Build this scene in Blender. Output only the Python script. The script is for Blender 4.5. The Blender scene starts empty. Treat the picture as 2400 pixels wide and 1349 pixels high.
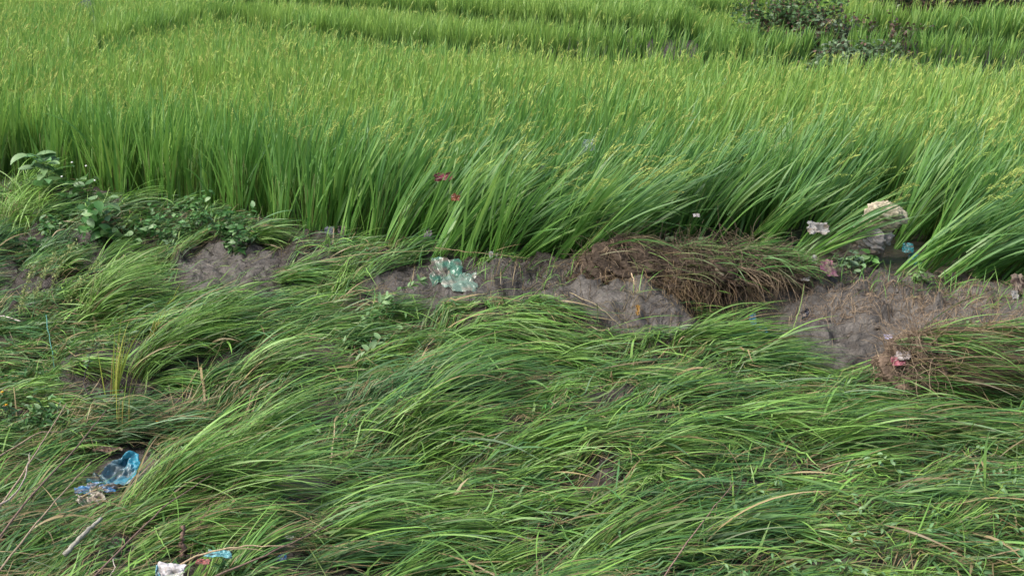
import bpy, math, numpy as np
from mathutils import Vector
R = math.radians
SC = bpy.context.scene
COL = SC.collection

# ------------------------------------------------------------ camera, sky, sun, exposure
F, CX, CY = 3300.0, 1200.0, 674.5            # focal length and centre in photograph pixels (2400 wide)
CAM_Z = 2.3
PITCH = math.atan(814.5 / F)
cd = bpy.data.cameras.new('camera'); cam = bpy.data.objects.new('camera', cd); COL.objects.link(cam)
cam.location = (0, 0, CAM_Z); cam.rotation_euler = (R(90) - PITCH, 0, 0)
cd.sensor_width = 36; cd.lens = 36 * F / 2400; cd.clip_end = 2000; cd.clip_start = .05
SC.camera = cam
W = bpy.data.worlds.new('World'); SC.world = W; W.use_nodes = True
nt = W.node_tree; bg = nt.nodes['Background']
sk = nt.nodes.new('ShaderNodeTexSky'); sk.sky_type = 'NISHITA'; sk.sun_disc = False
sk.sun_elevation = R(50); sk.sun_rotation = R(245); sk.air_density = 1.0; sk.dust_density = 4.0; sk.ozone_density = .6
nt.links.new(sk.outputs[0], bg.inputs[0]); bg.inputs[1].default_value = .13
sd = bpy.data.lights.new('sun', 'SUN'); sd.energy = 2.1; sd.angle = R(20); sd.color = (1, .96, .9)
so = bpy.data.objects.new('sun', sd); COL.objects.link(so)
so.rotation_euler = Vector((-.75, -.35, 1.0)).to_track_quat('Z', 'Y').to_euler()
SC.view_settings.view_transform = 'Standard'; SC.view_settings.look = 'None'
SC.view_settings.exposure = 0.80; SC.view_settings.gamma = 1
SC.cycles.max_bounces = 8; SC.cycles.diffuse_bounces = 3; SC.cycles.transmission_bounces = 5; SC.cycles.glossy_bounces = 2
SC.cycles.transparent_max_bounces = 8

rng = np.random.default_rng(11)

# ------------------------------------------------------------ noise
_T = np.random.default_rng(5).random((256, 256))
def vn(x, y, s=0):
    x = np.asarray(x, float) + s * 17.3; y = np.asarray(y, float) + s * 9.7
    xi = np.floor(x).astype(int); yi = np.floor(y).astype(int)
    fx = x - xi; fy = y - yi
    fx = fx * fx * fx * (fx * (fx * 6 - 15) + 10); fy = fy * fy * fy * (fy * (fy * 6 - 15) + 10)
    a = _T[xi & 255, yi & 255]; b = _T[(xi + 1) & 255, yi & 255]
    c = _T[xi & 255, (yi + 1) & 255]; d = _T[(xi + 1) & 255, (yi + 1) & 255]
    return (a + (b - a) * fx) * (1 - fy) + (c + (d - c) * fx) * fy - .5
def fbm(x, y, n=4, s=0):
    o = 0; a = 1
    for k in range(n):
        o = o + a * vn(np.asarray(x) * 2 ** k, np.asarray(y) * 2 ** k, s + k * 3); a *= .5
    return o
def ss(a, b, x):
    t = np.clip((x - a) / (b - a), 0, 1); return t * t * (3 - 2 * t)

# ------------------------------------------------------------ picture <-> place
cp, sp_ = math.cos(PITCH), math.sin(PITCH)
def rays(px, py):
    u = (np.asarray(px, float) - CX) / F; v = (CY - np.asarray(py, float)) / F
    return u, cp + v * sp_, -sp_ + v * cp
def at_z(px, py, z):
    dx, dy, dz = rays(px, py); t = (z - CAM_Z) / dz
    return dx * t, dy * t
def proj(x, y, z):
    zz = np.asarray(z, float) - CAM_Z
    f = y * cp - zz * sp_; u = y * sp_ + zz * cp
    return CX + F * x / f, CY - F * u / f

# the front edge of the standing crop, from the foot of the plants
_e = [(-900, 330), (0, 440), (200, 470), (400, 505), (600, 545), (850, 590), (1050, 628), (1300, 648), (1500, 655), (1700, 650),
      (1900, 640), (2050, 658), (2150, 672), (2400, 705), (3000, 760)]
_ex, _ey = at_z([p[0] for p in _e], [p[1] for p in _e], 0.0)
def edge(x): return np.interp(x, _ex, _ey)
# terrace boundaries
def B1(x): return np.interp(x, [-40, -5.95, -5.72, -3.5, -1.24, .58, 2.8, 3.95, 5.1, 6.1, 8, 40],
                            [20.3, 20.3, 26.8, 23.1, 20.5, 19.25, 18.3, 17.6, 18.5, 16.9, 16.2, 14])
def B2(x): return np.interp(x, [-40, -2.2, .65, 2.62, 2.75, 4.8, 4.95, 5.75, 6.5, 8, 40],
                            [60, 26.2, 21.6, 19.6, 25, 25, 20, 19.6, 18.1, 17.6, 15])
def B3(x): return np.interp(x, [-40, 5, 5.8, 8, 40], [70, 34, 21.6, 21.0, 20])
def terrace(x, y):
    left = ss(-.002, .004, x / np.maximum(y, 1) + .294)
    a = ss(.05, .4, y - B1(x)) * left
    b = ss(.05, .4, y - B2(x)); c = ss(0, .6, y - B3(x))
    return .62 * a + .26 * b * a + .3 * c + .05 * np.maximum(y - 30, 0) * ss(30, 40, y)
MUD = [
    [(430, 610), (490, 585), (590, 592), (640, 640), (625, 690), (550, 715), (460, 705), (420, 670)],
    [(850, 655), (1000, 640), (1130, 640), (1400, 655), (1520, 690), (1660, 730), (1700, 800), (1620, 850), (1480, 805), (1310, 775), (1180, 725), (1000, 740), (850, 722)],
    [(1840, 640), (2000, 640), (2400, 690), (2600, 720), (2600, 760), (2400, 765), (2190, 815), (2070, 905), (1990, 925), (1870, 870), (1830, 800), (1690, 770), (1680, 690)],
    [(300, 1045), (400, 1040), (420, 1075), (330, 1130), (180, 1200), (150, 1160)],
    [(560, 1150), (720, 1130), (780, 1180), (650, 1230), (560, 1210)],
]
def inpoly(px, py, poly):
    n = len(poly); r = np.zeros(np.shape(px), bool)
    for i in range(n):
        x0, y0 = poly[i]; x1, y1 = poly[(i + 1) % n]
        if y0 == y1: continue
        c = ((y0 > py) != (y1 > py)) & (px < (x1 - x0) * (py - y0) / (y1 - y0) + x0)
        r ^= c
    return r
def base_z(x, y):
    e = edge(x) - y
    z = -.36 * ss(-.05, 1.5, e) - .36 * ss(1.4, 4.2, e)
    return z + terrace(x, y)
def mudmask(x, y):
    px, py = proj(x, y, base_z(x, y))
    px = px + 60 * fbm(np.asarray(x) * 4, np.asarray(y) * 4, 4, 41); py = py + 34 * fbm(np.asarray(x) * 5, np.asarray(y) * 5, 3, 47)
    r = np.zeros(np.shape(px), bool)
    for p in MUD: r |= inpoly(px, py, p)
    return r
_hx, _hy = at_z(1740, 760, -.2)
def ground(x, y):
    x = np.asarray(x, float); y = np.asarray(y, float)
    e = edge(x) - y
    fore = ss(.2, 1.8, e)
    z = base_z(x, y)
    z = z + .26 * fbm(x * .9 + y * .25, y * 1.5, 3, 2) * fore
    rough = ss(-.5, .1, e) * (1 - .5 * ss(2, 4, e))
    wx = x + .10 * vn(x * 3, y * 3, 31); wy = y + .10 * vn(x * 3.3, y * 3.3, 37)
    z = z + rough * (.09 * fbm(wx * 2.2, wy * 3.2, 3, 7) + .13 * (.35 - np.abs(fbm(wx * 4.2 + wy * 2, wy * 9, 4, 13))) + .055 * ss(-.03, .03, fbm(wx * 1.8 + 4, wy * 4.5, 4, 17)) + .04 * ss(.16, .2, fbm(wx * 2.6, wy * 6, 4, 22)) + .05 * np.abs(fbm(wx * 9, wy * 13, 3, 27)))
    z = z + .01 * fbm(x * 20, y * 26, 2, 19) * rough
    z = z - .40 * np.exp(-(((x - _hx) / .40) ** 2 + ((y - _hy) / .26) ** 2) ** 1.5)
    return z
def at(px, py, h=0.0):
    """point where the sight line meets the ground raised by h"""
    dx, dy, dz = rays(px, py); z = np.zeros(np.shape(px)) + h
    for _ in range(40):
        t = (z - CAM_Z) / dz; z = .6 * z + .4 * (ground(dx * t, dy * t) + h)
    t = (z - CAM_Z) / dz
    return dx * t, dy * t, z

# ------------------------------------------------------------ object helpers
def tag(o, label=None, cat=None, group=None, kind=None):
    if label: o['label'] = label
    if cat: o['category'] = cat
    if group: o['group'] = group
    if kind: o['kind'] = kind
    return o
def thing(name, loc, label, cat, group=None):
    o = bpy.data.objects.new(name, None); COL.objects.link(o); o.location = tuple(float(v) for v in loc); o.empty_display_size = .1
    return tag(o, label, cat, group)
class MB:
    """collects triangles/quads with a colour per vertex; builds ONE mesh"""
    def __init__(s): s.v = []; s.f = []; s.c = []; s.n = 0
    def add(s, v, f, c):
        v = np.asarray(v, np.float32).reshape(-1, 3); f = np.asarray(f, np.int64)
        c = np.asarray(c, np.float32)
        if c.ndim == 1: c = np.tile(c, (len(v), 1))
        s.v.append(v); s.f.append(f + s.n); s.c.append(c[:, :3]); s.n += len(v)
    def build(s, name, m, parent=None, smooth=True, solid=0):
        if not s.n: return None
        v = np.concatenate(s.v)
        if parent is not None: v = v - np.array(parent.location, np.float32)
        me = bpy.data.meshes.new(name)
        me.vertices.add(len(v)); me.vertices.foreach_set('co', v.ravel())
        loops = np.concatenate([f.ravel() for f in s.f]); tot = np.concatenate([np.full(len(f), f.shape[1]) for f in s.f])
        me.loops.add(len(loops)); me.loops.foreach_set('vertex_index', loops.astype(np.int32))
        me.polygons.add(len(tot)); me.polygons.foreach_set('loop_start', (np.cumsum(tot) - tot).astype(np.int32))
        me.polygons.foreach_set('use_smooth', np.full(len(tot), smooth))
        me.update(calc_edges=True)
        a = me.color_attributes.new('Col', 'FLOAT_COLOR', 'POINT')
        c = np.concatenate(s.c); a.data.foreach_set('color', np.concatenate([c, np.ones((len(c), 1), np.float32)], 1).ravel())
        me.materials.append(m)
        o = bpy.data.objects.new(name, me); COL.objects.link(o)
        if parent is not None: o.parent = parent
        if solid:
            md = o.modifiers.new('thickness', 'SOLIDIFY'); md.thickness = solid
        return o

# ------------------------------------------------------------ materials
def mat(name, rough=.5, spec=.5, trans=0., bump=0., bscale=60, var=0., vscale=40, sheen=0, alpha=1., col=None):
    m = bpy.data.materials.new(name); m.use_nodes = True; t = m.node_tree; N = t.nodes; L = t.links
    p = N['Principled BSDF']; p.inputs['Roughness'].default_value = rough; p.inputs['Specular IOR Level'].default_value = spec
    if col is None:
        a = N.new('ShaderNodeAttribute'); a.attribute_name = 'Col'; c = a.outputs['Color']
    else:
        a = N.new('ShaderNodeRGB'); a.outputs[0].default_value = (*col, 1); c = a.outputs[0]
    g = N.new('ShaderNodeNewGeometry')
    if var:
        n = N.new('ShaderNodeTexNoise'); n.inputs['Scale'].default_value = vscale; n.inputs['Detail'].default_value = 5
        L.new(g.outputs['Position'], n.inputs['Vector'])
        mr = N.new('ShaderNodeMapRange'); mr.inputs[1].default_value = .3; mr.inputs[2].default_value = .7
        mr.inputs[3].default_value = 1 - var; mr.inputs[4].default_value = 1 + var; L.new(n.outputs[0], mr.inputs[0])
        mx = N.new('ShaderNodeVectorMath'); mx.operation = 'SCALE'; L.new(c, mx.inputs[0]); L.new(mr.outputs[0], mx.inputs['Scale']); c = mx.outputs[0]
    L.new(c, p.inputs['Base Color'])
    if bump:
        n = N.new('ShaderNodeTexNoise'); n.inputs['Scale'].default_value = bscale; n.inputs['Detail'].default_value = 6
        L.new(g.outputs['Position'], n.inputs['Vector'])
        b = N.new('ShaderNodeBump'); b.inputs['Strength'].default_value = bump; b.inputs['Distance'].default_value = .02
        L.new(n.outputs[0], b.inputs['Height']); L.new(b.outputs[0], p.inputs['Normal'])
    out = N['Material Output']; sh = p.outputs[0]
    if trans:
        tr = N.new('ShaderNodeBsdfTranslucent'); L.new(c, tr.inputs[0])
        mix = N.new('ShaderNodeMixShader'); mix.inputs[0].default_value = trans
        L.new(sh, mix.inputs[1]); L.new(tr.outputs[0], mix.inputs[2]); sh = mix.outputs[0]
    if alpha < 1:
        tp = N.new('ShaderNodeBsdfTransparent'); mix = N.new('ShaderNodeMixShader'); mix.inputs[0].default_value = alpha
        L.new(tp.outputs[0], mix.inputs[1]); L.new(sh, mix.inputs[2]); sh = mix.outputs[0]
    L.new(sh, out.inputs[0])
    return m
M_LEAF = mat('leaf_blade', .42, .5, .42)
M_GRASS = mat('flattened_blade', .46, .45, .24)
M_BROAD = mat('broad_leaf', .45, .5, .25, bump=.15, bscale=120)
M_GRAIN = mat('rice_grain', .6, .3, .15)
M_ROOT = mat('root_fibre', .8, .2, 0)
M_WOOD = mat('stick_bark', .8, .25, 0, bump=.4, bscale=90, var=.3, vscale=60)
M_SOIL = mat('clod_soil', .75, .3, 0, bump=.8, bscale=45, var=.3, vscale=18)
M_PLAS = mat('plastic_film', .25, .5, .25, bump=.12, bscale=35, var=.12, vscale=25)
M_THIN = mat('clear_plastic_film', .22, .6, .2, bump=.15, bscale=35, var=.2, vscale=25, alpha=.62)
M_FAINT = mat('faint_clear_film', .22, .6, .2, var=.2, vscale=25, alpha=.35)
M_CLOTH = mat('soiled_cloth', .85, .2, .05, bump=.3, bscale=40, var=.25, vscale=22)

# ground material: damp mud where it lies bare, darker earth under the plants
def ground_mat():
    m = bpy.data.materials.new('wet_mud'); m.use_nodes = True; t = m.node_tree; N = t.nodes; L = t.links
    p = N['Principled BSDF']; a = N.new('ShaderNodeAttribute'); a.attribute_name = 'Col'; g = N.new('ShaderNodeNewGeometry')
    n1 = N.new('ShaderNodeTexNoise'); n1.inputs['Scale'].default_value = 9; n1.inputs['Detail'].default_value = 8; n1.inputs['Roughness'].default_value = .65
    L.new(g.outputs['Position'], n1.inputs['Vector'])
    cr = N.new('ShaderNodeValToRGB'); cr.color_ramp.elements[0].position = .36; cr.color_ramp.elements[0].color = (.55, .52, .5, 1)
    cr.color_ramp.elements[1].position = .62; cr.color_ramp.elements[1].color = (1.12, 1.12, 1.12, 1); L.new(n1.outputs[0], cr.inputs[0])
    mx = N.new('ShaderNodeMix'); mx.data_type = 'RGBA'; mx.blend_type = 'MULTIPLY'; mx.inputs[0].default_value = 1
    L.new(a.outputs['Color'], mx.inputs[6]); L.new(cr.outputs[0], mx.inputs[7]); L.new(mx.outputs[2], p.inputs['Base Color'])
    r = N.new('ShaderNodeMapRange'); r.inputs[1].default_value = .35; r.inputs[2].default_value = .65; r.inputs[3].default_value = .22; r.inputs[4].default_value = .5
    L.new(n1.outputs[0], r.inputs[0]); L.new(r.outputs[0], p.inputs['Roughness']); p.inputs['Specular IOR Level'].default_value = .4
    n2 = N.new('ShaderNodeTexNoise'); n2.inputs['Scale'].default_value = 16; n2.inputs['Detail'].default_value = 8; n2.inputs['Roughness'].default_value = .6
    n2.inputs['Distortion'].default_value = .6
    mp = N.new('ShaderNodeMapping'); mp.inputs['Scale'].default_value = (.7, 1.2, 1); L.new(g.outputs['Position'], mp.inputs[0]); L.new(mp.outputs[0], n2.inputs['Vector'])
    b = N.new('ShaderNodeBump'); b.inputs['Strength'].default_value = 1.; b.inputs['Distance'].default_value = .04
    L.new(n2.outputs[0], b.inputs['Height']); L.new(b.outputs[0], p.inputs['Normal'])
    return m
M_MUD = ground_mat()

# ------------------------------------------------------------ the ground sheet
gx = np.concatenate([-np.geomspace(160, 5.3, 46), np.arange(-5.2, 4.6, .021), np.geomspace(4.7, 160, 46)])
gy = np.concatenate([np.linspace(-40, 5.0, 24), np.arange(5.1, 12.9, .024), np.linspace(13, 30, 130), np.geomspace(30.4, 500, 50)])
X, Y = np.meshgrid(gx, gy); Z = ground(X, Y)
far = ss(60, 400, Y); Z = Z * (1 - far) + far * (1.7 + .02 * Y)
nx, ny = len(gx), len(gy)
idx = np.arange(nx * ny).reshape(ny, nx)
Fq = np.stack([idx[:-1, :-1], idx[:-1, 1:], idx[1:, 1:], idx[1:, :-1]], -1).reshape(-1, 4)
mm = mudmask(X, Y).astype(float)
_qx, _qy = proj(X, Y, Z); mm *= 1 - .8 * (ss(1.15, .75, np.hypot((_qx - 1735) / 125, (_qy - 765) / 62)) * (Y > 7) * (Y < 12))  # hollow under the root heap: its shade painted in as darker soil colour
for _ in range(3): mm[1:-1, 1:-1] = (mm[1:-1, 1:-1] * 2 + mm[:-2, 1:-1] + mm[2:, 1:-1] + mm[1:-1, :-2] + mm[1:-1, 2:]) / 6
tone = (.5 + fbm(X * 1.6, Y * 2.2, 4, 23))[..., None]
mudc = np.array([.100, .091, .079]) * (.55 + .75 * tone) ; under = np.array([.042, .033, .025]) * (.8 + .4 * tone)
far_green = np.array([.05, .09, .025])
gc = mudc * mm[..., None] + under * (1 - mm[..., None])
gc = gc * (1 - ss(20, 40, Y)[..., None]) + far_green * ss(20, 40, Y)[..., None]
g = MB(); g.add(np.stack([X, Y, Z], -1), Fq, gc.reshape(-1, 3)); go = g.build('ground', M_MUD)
tag(go, 'bare wet grey brown mud between the flattened grass and the standing rice', None, None, 'structure')

# ------------------------------------------------------------ ribbons (leaves, blades) and tubes (stems, roots, sticks)
def ribbons(mb, root, az, e0, bend, L, w, c0, c1, S=6, prof='blade', roll=None, power=1.3, lift=None, azbend=None, fold=0., follow=None):
    """B ribbons; root (B,3); az heading, e0 first elevation, bend total drop in elevation (radians); follow = height kept above ground"""
    root = np.asarray(root, float); B = len(root)
    bc = lambda v: np.broadcast_to(np.asarray(v, float), (B,)).copy()
    az, e0, bend, L, w = map(bc, (az, e0, bend, L, w))
    roll = rng.normal(0, .6, B) if roll is None else bc(roll)
    azb = np.zeros(B) if azbend is None else bc(azbend)
    c0 = np.broadcast_to(np.asarray(c0, float), (B, 3)); c1 = np.broadcast_to(np.asarray(c1, float), (B, 3))
    P = np.zeros((B, S + 1, 3)); P[:, 0] = root; T = np.zeros((B, S + 1, 3))
    for k in range(S + 1):
        t = (k + .5) / S if k < S else 1.
        e = e0 - bend * t ** power; a = az + azb * t
        d = np.stack([np.cos(e) * np.cos(a), np.cos(e) * np.sin(a), np.sin(e)], -1); T[:, k] = d
        if k < S: P[:, k + 1] = P[:, k] + d * (L / S)[:, None]
    if follow is not None:
        gz = ground(P[:, :, 0], P[:, :, 1]) + np.asarray(follow)[:, None] * np.linspace(.3, 1, S + 1)[None] + .004
        P[:, :, 2] = np.maximum(P[:, :, 2], gz)
        T[:, :-1] = P[:, 1:] - P[:, :-1]; T[:, -1] = T[:, -2]; T /= np.linalg.norm(T, axis=2, keepdims=True) + 1e-9
    up = np.array([0, 0, 1.]); side = np.cross(T, up); ln = np.linalg.norm(side, axis=2, keepdims=True)
    side = np.where(ln > 1e-3, side / np.maximum(ln, 1e-6), np.array([1., 0, 0])); nrm = np.cross(side, T)
    rr = roll[:, None] + np.linspace(0, 1, S + 1)[None] * rng.normal(0, .5, B)[:, None]
    sd_ = side * np.cos(rr)[..., None] + nrm * np.sin(rr)[..., None]
    t = np.linspace(0, 1, S + 1)
    if prof == 'blade': wp = np.minimum(1, .45 + 1.6 * t) * (1 - t ** 2.6)
    elif prof == 'leaf': wp = np.sin(np.pi * np.clip(t * .97 + .015, 0, 1) ** .75) ** .9
    elif prof == 'strip': wp = np.minimum(1, 3 * (1 - t)) * np.minimum(1, .6 + 2 * t)
    else: wp = np.ones(S + 1)
    wp = np.maximum(wp, .02)
    hw = sd_ * (w[:, None] * .5 * wp[None])[..., None]
    if fold:
        nn = np.cross(sd_, T); V = np.stack([P - hw, P - nn * (w[:, None] * fold * wp[None])[..., None], P + hw], 2); K = 3
    else: V = np.stack([P - hw, P + hw], 2); K = 2
    C = c0[:, None] * (1 - t)[None, :, None] + c1[:, None] * t[None, :, None]
    C = np.repeat(C[:, :, None], K, 2)
    b = (np.arange(B) * (S + 1) * K)[:, None, None] + (np.arange(S) * K)[None, :, None] + np.arange(K - 1)[None, None]
    f = np.stack([b, b + 1, b + K + 1, b + K], -1).reshape(-1, 4)
    mb.add(V, f, C.reshape(-1, 3))
    return P, T
def tubes(mb, P, r0, r1, c, K=4):
    """P (B,S+1,3) centre lines"""
    P = np.asarray(P, float); B, S1, _ = P.shape; S = S1 - 1
    T = np.gradient(P, axis=1); T /= np.linalg.norm(T, axis=2, keepdims=True) + 1e-9
    ref = np.where(np.abs(T[..., 2:3]) > .9, np.array([1., 0, 0]), np.array([0, 0, 1.]))
    a = np.cross(T, ref); a /= np.linalg.norm(a, axis=2, keepdims=True) + 1e-9; b_ = np.cross(T, a)
    r = np.broadcast_to(np.asarray(r0, float), (B,))[:, None] * (1 - np.linspace(0, 1, S1)) + np.broadcast_to(np.asarray(r1, float), (B,))[:, None] * np.linspace(0, 1, S1)
    th = np.arange(K) * 2 * math.pi / K
    V = P[:, :, None] + r[..., None, None] * (a[:, :, None] * np.cos(th)[None, None, :, None] + b_[:, :, None] * np.sin(th)[None, None, :, None])
    i = (np.arange(B) * S1 * K)[:, None, None] + (np.arange(S) * K)[None, :, None]; k = np.arange(K)[None, None]; k2 = (np.arange(K) + 1)[None, None] % K
    f = np.stack([i + k, i + k2, i + K + k2, i + K + k], -1).reshape(-1, 4)
    c = np.asarray(c, float)
    if c.ndim == 2: c = np.repeat(c, S1 * K, 0)
    mb.add(V, f, c)
    cap = (np.arange(B) * S1 * K)[:, None] + np.arange(K)[None]
    mb.f.append(cap[:, ::-1] + mb.n - B * S1 * K); mb.f.append(cap + S * K + mb.n - B * S1 * K)
def curve(pts, n=12, wob=0., seed=0):
    pts = np.asarray(pts, float); d = np.r_[0, np.cumsum(np.linalg.norm(np.diff(pts, axis=0), axis=1))]; s = np.linspace(0, d[-1], n)
    o = np.stack([np.interp(s, d, pts[:, k]) for k in range(3)], -1)
    for _ in range(2): o[1:-1] = (o[:-2] + 2 * o[1:-1] + o[2:]) / 4
    if wob: o[1:-1] += np.random.default_rng(abs(int(seed))).normal(0, wob, (n - 2, 3))
    return o
def ppts(*q): return [np.array([float(v) for v in at(px, py, h)]) for px, py, h in q]
def mixc(a, b, t): return np.asarray(a) * (1 - np.asarray(t)[:, None]) + np.asarray(b) * np.asarray(t)[:, None]

G_DEEP = np.array([.032, .11, .026]); G_MID = np.array([.095, .25, .050]); G_LITE = np.array([.20, .40, .072])
G_YEL = np.array([.31, .47, .090]); G_BLUE = np.array([.17, .32, .165]); STRAW = np.array([.36, .28, .14]); PAN = np.array([.34, .46, .10])

# ------------------------------------------------------------ rice
def lean_of(x, y):
    """(lean from vertical, heading) of the standing crop at a place: washed over towards the right along the front"""
    e = y - edge(x)
    px, py = proj(x, y, 0 * x)
    k = ss(620, 1200, px) * np.exp(-np.maximum(e - .6, 0) / 1.3)
    k2 = ss(1250, 2300, px) * np.exp(-np.maximum(e - 1.2, 0) / 1.7)
    lean = R(3) + R(31) * k + R(8) * k2 + R(4) * ss(600, 2200, px)
    lean = lean * (1 + .6 * vn(x * 1.3, y * 1.3, 61) + 1.1 * vn(x * 4.1, y * 4.1, 62))
    return lean, R(-4) + .6 * vn(x * .9, y * .9, 67) + 1.3 * vn(x * 4.5, y * 4.5, 68)
def tiller_dirs(n, lean, az, spread):
    a = rng.uniform(0, 2 * math.pi, n); s = np.abs(rng.normal(0, spread, n))
    dx = np.sin(lean) * np.cos(az) + np.sin(s) * np.cos(a) * 1.0; dy = np.sin(lean) * np.sin(az) + np.sin(s) * np.sin(a)
    dz = np.cos(lean) * np.ones(n) * np.cos(s)
    h = np.hypot(dx, dy); return np.arctan2(dy, dx), np.arctan2(dz, h)
def rice_blades(mb, x, y, n, S, hscale=1., wscale=1., yel=.35):
    """leaves of many hills at once: x,y arrays, n leaves for each"""
    H = len(x); lean, az = lean_of(x, y); z = ground(x, y) - .01
    xi = np.repeat(np.arange(H), n); B = H * n
    a, e = tiller_dirs(B, lean[xi], az[xi], R(10))
    hv = (1 + .16 * vn(x * .7, y * .7, 71) + rng.normal(0, .06, H))[xi] * hscale
    up = rng.random(B) < .45
    L = np.where(up, rng.uniform(.40, .62, B), rng.uniform(.62, 1.0, B)) * hv
    off = rng.normal(0, .035, (B, 2))
    st = np.where(up, rng.uniform(.28, .5, B), 0) * hv
    root = np.stack([x[xi] + off[:, 0] + st * np.cos(e) * np.cos(a), y[xi] + off[:, 1] + st * np.cos(e) * np.sin(a), z[xi] + st * np.sin(e)], -1)
    drop = np.abs(rng.normal(0, R(10), B)) + R(1) + .32 * np.maximum(lean[xi] - R(4), 0)
    big = rng.random(B) < .04; drop = np.where(big, drop + R(55), drop)
    t1 = np.clip(rng.normal(yel, .24, B) + .22 * ss(10.5, 13, y)[xi] + .6 * vn(x * .5, y * .5, 83)[xi], 0, 1)
    blue = np.clip(lean[xi] / R(35), 0, 1) * rng.uniform(.2, .9, B)
    c1 = mixc(mixc(G_MID, G_LITE, np.clip(t1 * 1.6, 0, 1)), G_YEL, np.clip(t1 * 1.5 - .6, 0, 1))
    c1 = c1 * (1 - .75 * blue[:, None]) + G_BLUE * (.75 * blue[:, None])  # leaning blades tinted bluish: sky sheen painted into their colour
    farm = ss(12.5, 17, y)[xi][:, None]  # far blade bases deep green, with shade of the terrace faces painted in
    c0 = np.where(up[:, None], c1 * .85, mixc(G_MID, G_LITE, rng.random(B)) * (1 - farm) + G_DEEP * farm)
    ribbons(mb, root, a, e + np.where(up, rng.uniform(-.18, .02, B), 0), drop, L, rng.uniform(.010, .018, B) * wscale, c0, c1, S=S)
def rice_stems(mb, x, y, n):
    H = len(x); lean, az = lean_of(x, y); z = ground(x, y) - .02; xi = np.repeat(np.arange(H), n); B = H * n
    a, e = tiller_dirs(B, lean[xi], az[xi], R(7)); off = rng.normal(0, .025, (B, 2))
    L = rng.uniform(.45, .6, B); s = np.linspace(0, 1, 4)
    P = np.stack([x[xi] + off[:, 0], y[xi] + off[:, 1], z[xi]], -1)[:, None] + (L[:, None] * s[None])[..., None] * np.stack([np.cos(e) * np.cos(a), np.cos(e) * np.sin(a), np.sin(e)], -1)[:, None]
    P[:, :, 2] -= (s ** 2 * .03)[None]
    tubes(mb, P, .0042, .002, mixc(G_LITE, [.22, .24, .08], rng.random(B)), K=3)
def panicles(mb, root, a, e, L, near=True):
    """arching seed heads: a stalk with grains hung along it"""
    B = len(root); S = 10; P = np.zeros((B, S + 1, 3)); P[:, 0] = root
    dr = rng.uniform(R(15), R(85), B) if near else rng.uniform(R(8), R(60), B)
    for k in range(S):
        ee = e - dr * ((k + .5) / S) ** 1.6
        P[:, k + 1] = P[:, k] + np.stack([np.cos(ee) * np.cos(a), np.cos(ee) * np.sin(a), np.sin(ee)], -1) * (L / S)[:, None]
    col = mixc(PAN, [.42, .42, .12], np.clip(rng.normal(.3, .25, B), 0, 1))
    tubes(mb, P, .0016, .0007, col * .8, K=3)
    G = 46 if near else 9
    t = rng.uniform(.42, 1., (B, G)); i = np.clip((t * S).astype(int), 0, S - 1); fr = t * S - i
    bi = np.arange(B)[:, None]; Q = P[bi, i] * (1 - fr[..., None]) + P[bi, np.minimum(i + 1, S)] * fr[..., None]
    D = P[bi, i + 1] - P[bi, i]; D /= np.linalg.norm(D, axis=2, keepdims=True)
    Q = Q + rng.normal(0, .0075 if near else .009, Q.shape) * (1.25 - t)[..., None] * 1.6; Q[..., 2] -= .004
    d = D + rng.normal(0, .3 if near else .16, D.shape) + np.array([0, 0, -.3 if near else -.12]); d /= np.linalg.norm(d, axis=2, keepdims=True)
    Q = Q.reshape(-1, 3); d = d.reshape(-1, 3); az_ = np.arctan2(d[:, 1], d[:, 0]); el = np.arcsin(np.clip(d[:, 2], -1, 1))
    cc = np.repeat(col, G, 0) * rng.uniform(.8, 1.25, (B * G, 1))
    ribbons(mb, Q, az_, el, 0, .0115 if near else .06, .0046 if near else .0062, cc, cc, S=3, prof='leaf', roll=rng.uniform(0, 3, B * G))

# positions of the hills (rows about 0.2 m apart)
def hills(y0, y1, step, seed):
    r = np.random.default_rng(seed)
    xs = np.arange(-18, 18, step); ys = np.arange(y0, y1, step * .92); A, Bq = np.meshgrid(xs, ys)
    A = A + (np.arange(len(ys)) % 2)[:, None] * step / 2
    x = (A + r.normal(0, step * .17, A.shape)).ravel(); y = (Bq + r.normal(0, step * .17, A.shape)).ravel()
    keep = (np.abs(x) < .385 * y + .7) & (y > edge(x) + .02 + .16 * (r.random(x.shape) ** 2) + .12 * vn(x * 2.2, y * 0 + 3, 44))
    return x[keep], y[keep]
def plot_of(x, y):
    left = x / y + .294
    p = np.ones(len(x), int)
    p[(y > B1(x)) & (left > 0)] = 2
    p[(y > B1(x)) & (left > 0) & (x < -5)] = 3
    p[(y > B1(x)) & (y > B2(x))] = 4
    p[(y > B3(x))] = 5
    gap = (np.abs(y - B1(x) - .36) < .54) & (left > -.01)
    gap |= (np.abs(y - B2(x) - .34) < .54) & (y > B1(x))
    gap |= (np.abs(y - B3(x) - .2) < .4)
    gap |= (x > 5.6) & (y > B3(x)) & (y < 23.5)
    gap |= (y > 20) & (np.abs(left) < .004)
    p[gap] = 0
    return p
hx, hy = hills(8.5, 13.6, .235, 1)
hp = plot_of(hx, hy)
d_edge = hy - edge(hx)
hpx, hpy = proj(hx, hy, 0 * hx)
vis = (hpx > -60) & (hpx < 2460) & (hp == 1)
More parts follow.
